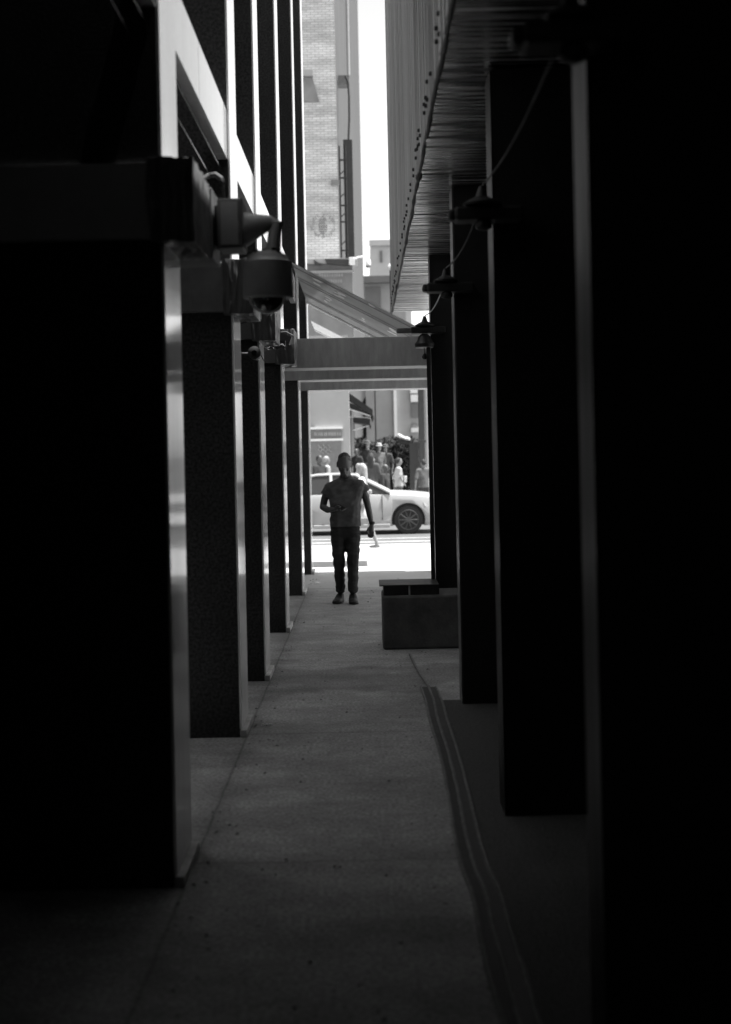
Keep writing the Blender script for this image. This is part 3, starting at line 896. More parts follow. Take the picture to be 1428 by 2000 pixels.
bm.faces.new(va); bm.faces.new(vb[::-1])
for i in range(3): bm.faces.new((va[i], va[(i + 1) % 3], vb[(i + 1) % 3], vb[i]))
tag(f.build('floodlight', M['iron'], origin=tuple(q[0])), 'small dark wedge shaped floodlight on the cornice', 'floodlight')
YL = 38.8
t = thing('wall_lantern', 'white bracket lantern reaching out from the corner of the brick building', 'lantern', tuple(at(700, 508, YL)))
pbox(MB(), 681, 502, 692, 516, YL, .2, .01).build('back_plate', M['white_paint'], t)
MB().tube([at(690, 506, YL), at(700, 502, YL), at(712, 500.5, YL), at(718, 501, YL), at(718.5, 506, YL)], .028, 8).build('arm', M['white_paint'], t, True)
c = at(718, 514, YL)
MB().lathe(c, [(.03, .14), (.075, .08), (.085, 0), (.08, -.06), (.05, -.08)], 16).build('globe', M['white_paint'], t, True)
MB().lathe(c + Vector((0, 0, -.081)), [(.085, 0), (.06, -.05), (.02, -.06)], 16).build('cap', M['signgrey'], t, True)
# flue and ladder standing off the side wall
YF = 41.2
t = tag(pbox(MB(), 674, 272, 687, 503, YF, .4, .01).build('flue_duct', M['iron'], origin=tuple(at(680, 400, YF))), 'tall dark flue duct beside the brick corner', 'duct')
tag(MB().tube([at(674, 148, YF), at(679, 160, YF), at(681, 190, YF), at(681.5, 230, YF), at(680, 272, YF)], .035, 8).build('flue_pipe', M['iron'], origin=tuple(at(680, 200, YF))), 'thin dark pipe curving up the side wall over the flue duct', 'pipe')
t = thing('fire_ladder', 'dark iron ladder with diagonal braces on the side wall', 'ladder', tuple(at(668, 400, YF)))
for px in (663, 675):
    MB().tube([at(px - 1.5, 285, YF - .1), at(px + 3, 503, YF - .1)], .028, 6).build('rail', M['iron'], t)
for py in (312, 347, 401, 433, 489):
    pbox(MB(), 663 + (py - 285) * .02, py - 1.5, 676 + (py - 285) * .02, py + 1.5, YF - .13, .06, 0).build('rung', M['iron'], t)
for py in (335, 380, 420, 475):
    MB().tube([at(664, py + 5, YF - .1), at(676, py - 6, YF - .1)], .018, 5).build('brace', M['iron'], t)
a = at(659, 147, YF); b = at(681, 164, YF)
tag(MB().box(a.x, b.x, YF, YF + .5, b.z, a.z).build('wall_cabinet', M['signgrey'], origin=tuple(a)), 'grey cabinet high on the side wall, top of the pipe', 'cabinet')
tag(MB().tube([at(677, 0, YF + .2), at(680, 147, YF + .2)], .05, 8).build('downpipe', M['stone_pale'], origin=tuple(at(678, 70, YF))), 'pale downpipe above the grey cabinet', 'pipe')
# awnings along the side wall
AW = ['nearest dark canvas awning on the side wall, steepest in view', 'middle dark canvas awning, below the nearest one', 'lowest looking dark canvas awning, farthest down the side street']
for i, (y, x0, y0, x1, y1, h) in enumerate(((43, 679, 766, 727, 800, 12), (46.5, 681, 786, 726, 806, 9), (50, 684, 812, 722, 818, 12))):
    t = thing('shop_awning', AW[i], 'awning', tuple(at(x0, y0, y)), 'awnings on the side street')
    A = at(x0, y0, y); B = at(x1, y1, y)
    dh = h * y / FPX
    MB().hexa([(A.x, y, A.z - dh), (B.x, y, B.z - dh), (B.x, y + 2.4, B.z - dh), (A.x, y + 2.4, A.z - dh)],
              [(A.x, y, A.z), (B.x, y, B.z), (B.x, y + 2.4, B.z), (A.x, y + 2.4, A.z)]).build('canvas', M['awning'], t)
    MB().box(B.x - .02, B.x + .03, y - .01, y + 2.41, B.z - dh - .12, B.z - dh - .002).build('valance', M['dark_cloth'], t)
    MB().tube([(A.x, y + .1, A.z - dh - .35), (B.x - .05, y + .1, B.z - dh - .01)], .02, 5).build('arm', M['white_paint'], t)

# ---------------------------------------------------------------- buildings at the far end
def block(name, lab, px0, px1, py, y, d, m, cat='building'):
    a, b = BX(px0, py, y), BX(px1, py, y)
    t = thing(name, lab, cat, ((a + b) / 2, y, -.3))
    MB().box(a, b, y, y + d, -.3, BZ((px0 + px1) / 2, py, y)).build('wall', m, t)
    return t
t = block('pale_tower', 'pale plain block standing far off under the bright sky gap', 722, 800, 475, 120, 20, M['far_pale'])
a, b = at(741, 490, 119.9), at(746, 512, 119.9)
MB().box(a.x, b.x, 119.8, 119.99, b.z, a.z).build('window', M['far_dark'], t)
a, b = at(720, 474, 119.9), at(800, 479, 119.9)
MB().box(a.x, b.x + .02, 119.6, 119.99, b.z, a.z + .2).build('parapet', M['far_pale'], t)
t = block('dark_roofed_building', 'lower dark roofed building in front of the pale tower', 704, 790, 545, 90, 12, M['far_grey'])
a, b = at(702, 541, 89.8), at(790, 552, 89.8)
MB().box(a.x - .2, b.x, 89.3, 89.99, b.z, a.z).build('roof_edge', M['far_dark'], t)
for k, (x0, x1) in enumerate(((712, 744), )):
    a, b = at(x0, 560, 89.9), at(x1, 640, 89.9)
    MB().box(a.x, b.x, 89.9, 89.99, b.z, a.z).build('shutter', M['far_dark'], t)
t = block('grey_corner_building', 'plain grey corner building behind the hedge, with a pale corner strip', 731, 900, 690, 66, 10, M['far_grey'])
a, b = at(766, 690, 65.9), at(776, 900, 65.9)
MB().box(a.x, b.x, 65.8, 65.99, -.3, a.z).build('corner_strip', M['white_paint'], t)
for (x0, y0, x1, y1) in ((802, 787, 816, 816), (803, 827, 815, 834)):
    a, b = at(x0, y0, 65.9), at(x1, y1, 65.9)
    MB().box(a.x, b.x, 65.9, 65.99, b.z, a.z).build('window', M['far_dark'], t)
for (x0, y0, x1, y1) in ((801, 771, 816, 785), (802, 836, 817, 844), (800, 762, 816, 768)):
    a, b = at(x0, y0, 65.9), at(x1, y1, 65.9)
    MB().box(a.x, b.x, 65.7, 65.99, b.z, a.z).build('sill', M['white_paint'], t)
YP = 43
t = thing('street_pole', 'dark steel pole at the right of the far pavement', 'pole', (BX(823, 900, YP), YP, -.15))
px_ = BX(823, 850, YP)
MB().box(px_ - .1, px_ + .1, YP, YP + .2, -.15, 4.6, .02).build('shaft', M['iron'], t)
MB().box(px_ - .13, px_ + .13, YP - .03, YP + .23, 1.95, 2.05, .01).build('collar', M['iron'], t)
tag(MB().tube([(BX(834, 900, 47), 47, -.15), (BX(833, 760, 47), 47, 5.0)], .11, 10).build('pale_post', M['far_pale'], origin=(BX(834, 900, 47), 47, -.15)), 'pale round post just right of the dark steel pole', 'post')
t = thing('street_lamp', 'street lamp with a white globe near the edge of the clad building', 'street lamp', (BX(762, 560, 70), 70, -.3))
c = at(762, 521, 70)
MB().tube([(c.x, 70, -.3), (c.x, 70, c.z - .2)], .06, 8).build('pole', M['iron'], t)
MB().lathe(c, [(.03, -.18), (.12, -.12), (.17, 0), (.12, .12), (.03, .17)], 16).build('globe', M['white_paint'], t, True)

# raised terrace, hedge and a pot plant
structure(MB().box(BX(690, 900, 40), 6, 40.5, 47, -.5, .22).build('terrace', M['kerb']))
def foliage(name, lab, cat, x0, x1, y0, y1, z0, z1, n_, size, stem=True):
    t = thing(name, lab, cat, ((x0 + x1) / 2, (y0 + y1) / 2, z0))
    f = MB(); bm = f.bm
    for i in range(n_):
        u = Vector((random.uniform(x0, x1), random.uniform(y0, y1), random.uniform(z0, z1)))
        top = z1 - .25 + .35 * noise.noise(Vector((u.x * 1.8, u.y, 0)))
        if u.z > top: u.z = top - random.random() * .4
        d = Vector((random.gauss(0, 1), random.gauss(0, 1), random.gauss(0, 1))).normalized()
        e = d.orthogonal().normalized()
        s = size * random.uniform(.5, 1.3)
        vs = [bm.verts.new(u + d * s), bm.verts.new(u + e * s * .45), bm.verts.new(u - d * s), bm.verts.new(u - e * s * .45)]
        bm.faces.new(vs)
    f.build('foliage', M['leaf'], t)
    f = MB()
    for k in range(6):
        x = x0 + (x1 - x0) * (k + .5) / 6
        f.tube([(x, (y0 + y1) / 2, z0), (x + .05, (y0 + y1) / 2, z1 - .5)], [.05, .02], 6)
    f.build('stem', M['wood'], t)
    return t
hx0, hx1 = BX(694, 900, 46), BX(818, 900, 46)
foliage('hedge', 'tall dark clipped hedge behind the crowd', 'hedge', hx0, hx1, 45.4, 46.6, .22, BZ(750, 846, 46), 5200, .10)
tag(MB().box(BX(801, 900, 43), BX(818, 900, 43), 43.6, 44.0, .22, BZ(808, 865, 43.6)).build('menu_cabinet', M['iron'], origin=(BX(810, 900, 43), 43.6, .22)), 'black upright cabinet at the right end of the hedge', 'cabinet')
# pale blooms above the hedge
t = thing('flower_basket', 'basket of white blooms above the right end of the hedge', 'flowers', tuple(at(787, 856, 45)))
f = MB()
for k in range(16):
    c = at(777 + 1.4 * k + random.uniform(-1, 1), 851 + .5 * k + random.uniform(-2, 2), 45.2)
    f.lathe(c, [(.01, -.04), (.05, -.01), (.045, .03), (.01, .05)], 7)
f.build('bloom', M['white_paint'], t)['kind'] = 'stuff'
f = MB()
f.hexa([at(779, 866, 45.1), at(800, 868, 45.1), at(800, 868, 45.4), at(779, 866, 45.4)], [at(776, 857, 45.1), at(802, 861, 45.1), at(802, 861, 45.4), at(776, 857, 45.4)])
f.build('basket', M['leaf'], t)

# ---------------------------------------------------------------- white car
GZ = -.30
YCN = 30.6                       # near side of the body
CWD = 1.82
XWF = BX(797, 1015, YCN)         # front wheel
XWR = XWF - 2.72
t = thing('white_car', 'white saloon car passing in the street, nose to the right', 'car', ((XWF + XWR) / 2, YCN + CWD / 2, GZ))
# side profile of the lower body: (x, z_top, half width)
st = [(-3.55, .78, .62), (-3.50, .95, .74), (-3.3, 1.03, .82), (-2.8, 1.04, .89), (-2.0, 1.03, .91), (-1.0, 1.02, .91), (-.4, 1.01, .91), (.1, .985, .90), (.5, .94, .885), (.75, .86, .84), (.88, .74, .74), (.93, .58, .62)]
f = MB(); bm = f.bm
yc = YCN + CWD / 2
rings = []
for x, zt, hw in st:
    zb = .20 if -3.3 < x < .75 else .32
    sec = [(-hw * .90, zb), (-hw * .985, zb + .10), (-hw, zb + .3 * (zt - zb) + .05), (-hw * .985, zt - .16), (-hw * .95, zt - .06), (-hw * .80, zt - .005), (-hw * .4, zt + .025), (0, zt + .03)]
    sec = sec + [(-y_, z_) for y_, z_ in sec[-2::-1]]
    rings.append([bm.verts.new((XWF + x, yc + y_, GZ + z_)) for y_, z_ in sec])
for a, b in zip(rings, rings[1:]):
    for k in range(len(a) - 1): bm.faces.new((a[k], b[k], b[k + 1], a[k + 1]))
    bm.faces.new((a[-1], b[-1], b[0], a[0]))
bm.faces.new(rings[0]); bm.faces.new(rings[-1][::-1])
body = f.build('body', M['carpaint'], t, True)
# wheel arches cut out
for x in (XWF, XWR):
    cu = MB().lathe((x, yc, GZ + .345), [(.405, -1.5), (.405, 1.5)], 36, 'Y').build('tmp_cutter', None)
    md = body.modifiers.new('cut', 'BOOLEAN'); md.object = cu; md.operation = 'DIFFERENCE'; md.solver = 'EXACT'
    dg = bpy.context.evaluated_depsgraph_get()
    body.location = body.location
    # cutter is in world space; place it relative to the body for evaluation
    bpy.context.view_layer.update()
    me = bpy.data.meshes.new_from_object(body.evaluated_get(bpy.context.evaluated_depsgraph_get()))
    body.modifiers.clear()
    body.data = me
    bpy.data.objects.remove(cu)
for pg in body.data.polygons: pg.use_smooth = True
if not body.data.materials: body.data.materials.append(M['carpaint'])
MB().box(XWR - .42, XWF + .42, yc - .78, yc + .78, GZ + .22, GZ + .80).build('underbody', M['cartrim'], t)
# cabin
ch = [(-3.2, 1.035), (-2.55, 1.38), (-2.2, 1.445), (-1.6, 1.46), (-1.25, 1.43), (-.42, 1.0)]
def cabin_pt(i, side, inset):
    x, z = ch[i]
    k = (z - 1.0) / .46
    return Vector((XWF + x, yc + side * (.86 - .24 * k - inset), GZ + z))
f = MB()
lo = [(-3.2, 1.035), (-2.55, 1.02), (-2.2, 1.02), (-1.6, 1.015), (-1.25, 1.01), (-.42, .99)]
for side in (-1, 1):
    for i in range(5):
        pass
# roof skin
for i in range(1, 4):
    a0, a1 = cabin_pt(i, -1, .0), cabin_pt(i + 1, -1, .0)
    b0, b1 = cabin_pt(i, 1, .0), cabin_pt(i + 1, 1, .0)
    up = Vector((0, 0, .03))
    f.hexa([a0, a1, b1, b0], [a0 + up, a1 + up, b1 + up, b0 + up])
f.build('roof', M['carpaint'], t)
for side in (-1, 1):
    f = MB()
    for (i, j, r_) in ((4, 5, .035), (0, 1, .05)):
        f.tube([cabin_pt(i, side, -.01), cabin_pt(j, side, -.01)], r_, 8)
    q = [cabin_pt(1, side, -.01), cabin_pt(2, side, -.01), cabin_pt(3, side, -.01), cabin_pt(4, side, -.01)]
    f.tube(q, .03, 8)
    xb = XWF - 1.85
    f.tube([Vector((xb + .02, yc + side * .90, GZ + .99)), Vector((xb, yc + side * .655, GZ + 1.44))], .04, 8)
    f.tube([Vector((XWF - .90, yc + side * .885, GZ + .99)), Vector((XWF - 1.02, yc + side * .73, GZ + 1.30))], .016, 6)
    f.build('window_pillar', M['carpaint'], t)
    f = MB()
    vs = [Vector((XWF + x, yc + side * .845, GZ + z - .02)) for x, z in lo]
    up = [cabin_pt(i, side, .012) for i in range(6)]
    vv = [f.bm.verts.new(v) for v in vs]; uu = [f.bm.verts.new(v) for v in up]
    for i in range(5): f.bm.faces.new((vv[i], vv[i + 1], uu[i + 1], uu[i]))
    f.build('side_glass', M['glass_dark'], t)
f = MB()
for i, j, nm in ((4, 5, 'w'), (0, 1, 'r')):
    f.bm.faces.new([f.bm.verts.new(v) for v in (cabin_pt(i, -1, .01), cabin_pt(j, -1, .01), cabin_pt(j, 1, .01), cabin_pt(i, 1, .01))])
f.build('windscreen', M['glass_dark'], t)
for x in (XWF, XWR):
    for sd, y in ((-1, YCN + .02), (1, YCN + CWD - .24)):
        w = MB().lathe((x, y, GZ + .345), [(.22, .0), (.325, .012), (.345, .04), (.345, .18), (.325, .208), (.22, .22)], 36, 'Y').build('wheel', M['tyre'], t, True)
        f = MB()
        yy = y - .004 if sd < 0 else y + .204
        for k in range(10):
            a = 2 * math.pi * k / 10
            p0 = Vector((x + .05 * math.cos(a), yy, GZ + .345 + .05 * math.sin(a))); p1 = Vector((x + .225 * math.cos(a), yy, GZ + .345 + .225 * math.sin(a)))
            f.tube([p0, p1], [.022, .015], 6)
        f.tube([Vector((x + .235 * math.cos(a / 24 * 2 * math.pi), yy, GZ + .345 + .235 * math.sin(a / 24 * 2 * math.pi))) for a in range(25)], .012, 6)
        f.lathe((x, yy, GZ + .345), [(.06, -.012), (.06, .012)], 14, 'Y')
        f.build('rim', M['rim'], w)
        bpy.context.view_layer.update()
f = MB().hexa([(XWF + .40, yc - .90, GZ + .66), (XWF + .86, yc - .74, GZ + .60), (XWF + .86, yc - .60, GZ + .60), (XWF + .40, yc - .80, GZ + .66)],
              [(XWF + .36, yc - .885, GZ + .76), (XWF + .84, yc - .74, GZ + .70), (XWF + .84, yc - .60, GZ + .70), (XWF + .36, yc - .80, GZ + .78)])
f.build('headlight', M['lampglass'], t)
f = MB().box(XWR + .44, XWF - .44, yc - .93, yc - .86, GZ + .17, GZ + .26, .015)
f.build('sill', M['carpaint'], t)
MB().box(XWF - .98, XWF - .86, yc - 1.02, yc - .90, GZ + .98, GZ + 1.09, .03).build('wing_mirror', M['carpaint'], t)
f = MB()
for x in (XWF - .62, XWF - 1.85, ):
    f.box(x - .006, x + .006, yc - .916, yc - .87, GZ + .35, GZ + .94)
f.build('door_seam', M['cartrim'], t)
MB().box(XWF - 1.7, XWF - 1.5, yc - .925, yc - .89, GZ + .80, GZ + .83, .008).build('door_handle', M['carpaint'], t)

# ---------------------------------------------------------------- figures
def ico(c, r, rot=None):
    t = bmesh.new()
    bmesh.ops.create_icosphere(t, subdivisions=2, radius=1)
    out = []
    for v in t.verts:
        q = Vector((v.co.x * r[0], v.co.y * r[1], v.co.z * r[2]))
        if rot is not None: q = rot @ q
        out.append(Vector(c) + q)
    t.free()
    return out
def sp_(c, r):
    r = (r, r, r) if isinstance(r, (int, float)) else r
    return ico(c, r)
def disc(c, axis, r, th=.01):
    rot = Vector(axis).to_track_quat('Z', 'Y').to_matrix()
    rr = r if isinstance(r, tuple) else (r, r)
    return ico(c, (rr[0], rr[1], th), rot)
def hull(bm, *sets):
    t = bmesh.new()
    for s in sets:
        for p in s: t.verts.new(p)
    r = bmesh.ops.convex_hull(t, input=list(t.verts))
    bmesh.ops.delete(t, geom=[v for v in t.verts if not v.link_faces], context='VERTS')
    bmesh.ops.recalc_face_normals(t, faces=list(t.faces))
    me = bpy.data.meshes.new('tmp'); t.to_mesh(me); t.free()
    bm.from_mesh(me); bpy.data.meshes.remove(me)
def chain(bm, pts, rs):
    for i in range(len(pts) - 1):
        hull(bm, sp_(pts[i], rs[i]), sp_(pts[i + 1], rs[i + 1]))
def fuse(bm, name, m, parent, voxel=.012, smooth=4, wrinkle=None, cut=None):
    """fuse overlapping hulls into one continuous skin"""
    me = bpy.data.meshes.new('tmp'); bm.to_mesh(me); bm.free()
    o = bpy.data.objects.new('tmp', me); COL.objects.link(o)
    md = o.modifiers.new('r', 'REMESH'); md.mode = 'VOXEL'; md.voxel_size = voxel
    ms = o.modifiers.new('s', 'SMOOTH'); ms.iterations = smooth; ms.factor = .5
    bpy.context.view_layer.update()
    me2 = bpy.data.meshes.new_from_object(o.evaluated_get(bpy.context.evaluated_depsgraph_get()))
    bpy.data.objects.remove(o); bpy.data.meshes.remove(me)
    b = bmesh.new(); b.from_mesh(me2); bpy.data.meshes.remove(me2)
    if wrinkle:
        for v in b.verts:
            v.co += v.normal * wrinkle(v.co)
    if cut is not None:
        bmesh.ops.bisect_plane(b, geom=list(b.verts) + list(b.edges) + list(b.faces), plane_co=cut[0], plane_no=cut[1], clear_outer=True)
    o0 = Vector(parent['_org'])
    for v in b.verts: v.co -= o0
    me3 = bpy.data.meshes.new(name); b.to_mesh(me3); b.free()
    return link(name, me3, m, parent, True)

# ---------- the man with the phone
YM = 14.53
feet = gnd(672, 1178)
man = thing('person', 'man in dark shirt and black jeans walking towards the viewer, looking down at a phone', 'person', (feet.x, YM, 0))
def P(px, py, dy=0.0): return at(px, py, YM + dy)
# head, neck, arms and hands: one skin
b = bmesh.new()
hc = P(671.5, 901, 0.0)
hull(b, sp_(hc, (.076, .094, .098)), sp_(P(671.5, 913, -.050), (.070, .070, .072)))
hull(b, sp_(P(671.5, 914, -.065), (.066, .055, .058)), sp_(P(672.8, 928, -.105), (.040, .036, .030)))
hull(b, sp_(P(672, 917, -.128), .012), sp_(P(672.3, 923.5, -.158), (.017, .016, .012)))         # nose
hull(b, sp_(P(666, 915, -.108), (.020, .010, .007)), sp_(P(678, 915, -.108), (.020, .010, .007)))   # brow
hull(b, sp_(P(669.5, 927.5, -.143), (.01, .006, .005)), sp_(P(675, 927.5, -.143), (.01, .006, .005)))      # mouth
for px in (657.6, 685.6):
    hull(b, sp_(P(px, 905, -.005), (.009, .020, .026)), sp_(P(px, 911, -.012), (.008, .012, .016)))
chain(b, [P(673, 915, .01), P(675, 940, .035)], [.062, .066])
hull(b, sp_(P(646, 953, .02), .042), sp_(P(702, 949, .02), .042), sp_(P(675, 960, .02), (.12, .09, .08)))
hull(b, sp_(P(656, 975, .02), .07), sp_(P(692, 975, .02), .07), sp_(P(657, 1025, .0), .07), sp_(P(690, 1025, .0), .07))
# hips and legs inside the clothes
for pts in ([P(658, 1035), P(659, 1083, -.02), P(662, 1150, .03)], [P(690, 1035), P(690, 1083, -.03), P(688, 1150, -.03)]):
    chain(b, pts, [.065, .048, .036])
# his right arm (image left), bent, holding the phone
chain(b, [P(642, 953, .02), P(633, 975, .04), P(630, 990, .04), P(639, 996, -.06), P(650, 995.5, -.15)], [.050, .044, .041, .037, .027])
palm = P(656, 994, -.185)
hull(b, sp_(P(651.5, 995, -.16), (.026, .026, .020)), sp_(palm, (.022, .036, .026)))
for k in range(4):                                                 # fingers curl under and round the phone
    base = palm + Vector((-.004 + .004 * k, -.030 + .018 * k, .006 - .004 * k))
    ln = (.034, .038, .036, .028)[k]
    p1 = base + Vector((ln * .7, -.012, .006 + .004 * k))
    p2 = p1 + Vector((ln * .55, .008, .004))
    p3 = p2 + Vector((ln * .25, .014, .010))
    chain(b, [base, p1, p2, p3], [.0105, .0095, .0088, .0078])
chain(b, [palm + Vector((-.01, -.02, .018)), palm + Vector((.012, -.04, .034)), palm + Vector((.036, -.045, .036))], [.0125, .0105, .009])
# his left arm (image right), hanging, slightly flexed
chain(b, [P(704, 949, .02), P(713, 970, .03), P(717.5, 988, .03), P(721, 1005, .01), P(725, 1023, -.02)], [.050, .043, .040, .037, .026])
pl = P(724, 1033, -.03)
hull(b, sp_(P(725, 1024, -.022), (.024, .026, .02)), sp_(pl, (.032, .026, .034)), sp_(P(724, 1039, -.035), (.034, .022, .018)))
for k in range(4):
    base = pl + Vector((.026 - .017 * k, -.006, -.034))
    ln = (.034, .040, .038, .030)[k]
    p1 = base + Vector((-.004, -.012, -ln))
    p2 = p1 + Vector((-.004, .012, -ln * .55))
    p3 = p2 + Vector((-.002, .020, -.004))
    chain(b, [base, p1, p2, p3], [.0115, .0105, .0095, .0085])
chain(b, [pl + Vector((-.026, -.01, .012)), pl + Vector((-.046, -.024, -.018)), pl + Vector((-.044, -.030, -.052))], [.0135, .0115, .0095])
fuse(b, 'body', M['skin'], man, .0075, 3)
# eyes, lowered lids
f = MB()
for px in (666.2, 678): f.lathe(P(px, 918, -.118), [(.004, -.006), (.012, -.003), (.012, .003), (.004, .006)], 10)
f.build('eyes', M['hair'], man, True)
# hair
b = bmesh.new()
hull(b, sp_(P(671.5, 900.6, .004), (.0785, .094, .1005)), sp_(P(671.5, 898, .03), (.078, .078, .09)))
def hairw(p): return noise.noise(p * 45) * .004 + noise.noise(p * 18) * .003
hr = fuse(b, 'hair', M['hair'], man, .009, 2, hairw, (P(671, 899, -.095), Vector((0, -.42, -.9))))
# shirt
b = bmesh.new()
hull(b, sp_(P(642.5, 952, .02), (.056, .085, .058)), sp_(P(704, 947, .02), (.056, .085, .058)), sp_(P(674.5, 936, .03), (.078, .075, .036)))
hull(b, sp_(P(674, 929, .035), (.066, .066, .012)), sp_(P(674.5, 936, .03), (.095, .07, .02)))
hull(b, sp_(P(644, 954, .02), (.055, .09, .062)), sp_(P(702, 949, .02), (.055, .09, .062)), sp_(P(658, 985, .0), (.085, .125, .08)), sp_(P(690, 985, .0), (.085, .125, .08)))
hull(b, sp_(P(658, 985, .0), (.085, .125, .08)), sp_(P(690, 985, .0), (.085, .125, .08)), sp_(P(659, 1022, .0), (.096, .12, .06)), sp_(P(688, 1022, .0), (.092, .12, .06)), sp_(P(659, 1034, .0), (.096, .12, .03)), sp_(P(688, 1034, .0), (.092, .12, .03)))
hull(b, sp_(P(641.5, 952, .02), .056), disc(P(635, 966, .035), P(641, 950) - P(633, 972), (.062, .066), .012))
hull(b, sp_(P(705, 948, .02), .056), disc(P(711.5, 961, .03), P(704, 945) - P(713, 966), (.058, .066), .012))
def shirtw(p):
    q = Vector((p.x * 1.0 + p.z * .55, p.y * .6, p.z - p.x * .55))
    return noise.noise(Vector((q.x * 7, q.y * 4, q.z * 15))) * .015 + noise.noise(Vector((q.x * 16, q.y * 9, q.z * 26)) + Vector((4, 2, 9))) * .006
hem = P(673, 1027.5)
sh = fuse(b, 'shirt', M['shirt'], man, .009, 3, shirtw, (hem, Vector((0, 0, -1))))
# jeans
b = bmesh.new()
hull(b, sp_(P(659, 1024), (.082, .105, .04)), sp_(P(688, 1024), (.080, .105, .04)), sp_(P(660, 1044), (.092, .11, .06)), sp_(P(689, 1044), (.092, .11, .06)))
def leg(a, k, kn, c, an, r):
    hull(b, sp_(a, (r[0], r[0] * 1.1, r[0])), sp_(k, (r[1], r[1] * 1.1, r[1])))
    hull(b, sp_(k, (r[1], r[1] * 1.1, r[1])), sp_(kn, (r[2], r[2] * 1.1, r[2])))
    hull(b, sp_(kn, (r[2], r[2] * 1.1, r[2])), sp_(c, (r[3], r[3] * 1.15, r[3])))
    hull(b, sp_(c, (r[3], r[3] * 1.15, r[3])), sp_(an, (r[4], r[4] * 1.2, r[4])))
leg(P(660, 1046), P(660.2, 1064, -.03), P(660.5, 1084, -.05), P(662, 1112, .0), P(664.5, 1150, .03), (.091, .083, .072, .065, .057))
leg(P(688.5, 1046), P(689, 1064, -.04), P(688.8, 1084, -.08), P(688.2, 1112, -.07), P(688.5, 1151, -.06), (.091, .083, .072, .065, .057))
hull(b, sp_(P(658.5, 1081, -.07), (.064, .03, .035)), sp_(P(659, 1088, -.07), (.066, .03, .012)))
hull(b, sp_(P(664, 1149, .02), (.058, .062, .022)), sp_(P(664, 1155, .02), (.060, .066, .02)))
hull(b, sp_(P(688.5, 1149, -.07), (.060, .062, .022)), sp_(P(688.5, 1155, -.07), (.058, .066, .02)))
def jeanw(p):
    return noise.noise(Vector((p.x * 9, p.y * 7, p.z * 20))) * .009 + noise.noise(Vector((p.x * 20, p.y * 12, p.z * 40))) * .006
fuse(b, 'jeans', M['denim'], man, .010, 3, jeanw)
# shoes
def shoe(heel, toe, ank):
    b = bmesh.new()
    hull(b, sp_(heel, (0.047, 0.045, 0.032)), sp_(heel.lerp(toe, .55), (0.058, 0.060, 0.038)), sp_(ank, (.043, .05, .03)))
    hull(b, sp_(heel.lerp(toe, .5), (0.056, 0.060, 0.040)), sp_(toe, (0.054, 0.050, 0.027)))
    hull(b, sp_(heel + Vector((0, 0, -.02)), (0.051, 0.045, 0.013)), sp_(toe + Vector((0, 0, -.014)), (0.061, 0.050, 0.013)))
    fuse(b, 'shoe', M['shoe'], man, .008, 2)
ga, gb = gnd(662, 1170).x, gnd(688, 1172).x
shoe(Vector((P(664, 1170).x, YM + .09, .034)), Vector((P(657.5, 1170).x, YM - .12, .028)), Vector((P(664, 1160).x, YM + .05, .085)))
shoe(Vector((P(688.5, 1172).x, YM + .0, .034)), Vector((P(690.5, 1172).x, YM - .20, .028)), Vector((P(688.5, 1160).x, YM - .03, .085)))
w = P(725.5, 1021.5, -.02)
MB().lathe(w, [(.029, -.016), (.034, -.012), (.034, .012), (.029, .016)], 16).build('watch', M['shoe'], man, True)
# the phone in his hand
t = thing('mobile_phone', "black phone held in the walking man's bent hand", 'phone', tuple(palm))
f = MB()
f.box(-.038, .038, -.075, .075, -.0045, .0045, .003)
R3 = Matrix.Rotation(math.radians(-10), 3, 'Y') @ Matrix.Rotation(math.radians(28), 3, 'X') @ Matrix.Rotation(math.radians(35), 3, 'Z')
for v in f.bm.verts: v.co = R3 @ v.co + palm + Vector((.044, -.024, .012))
f.build('case', M['phone'], t)

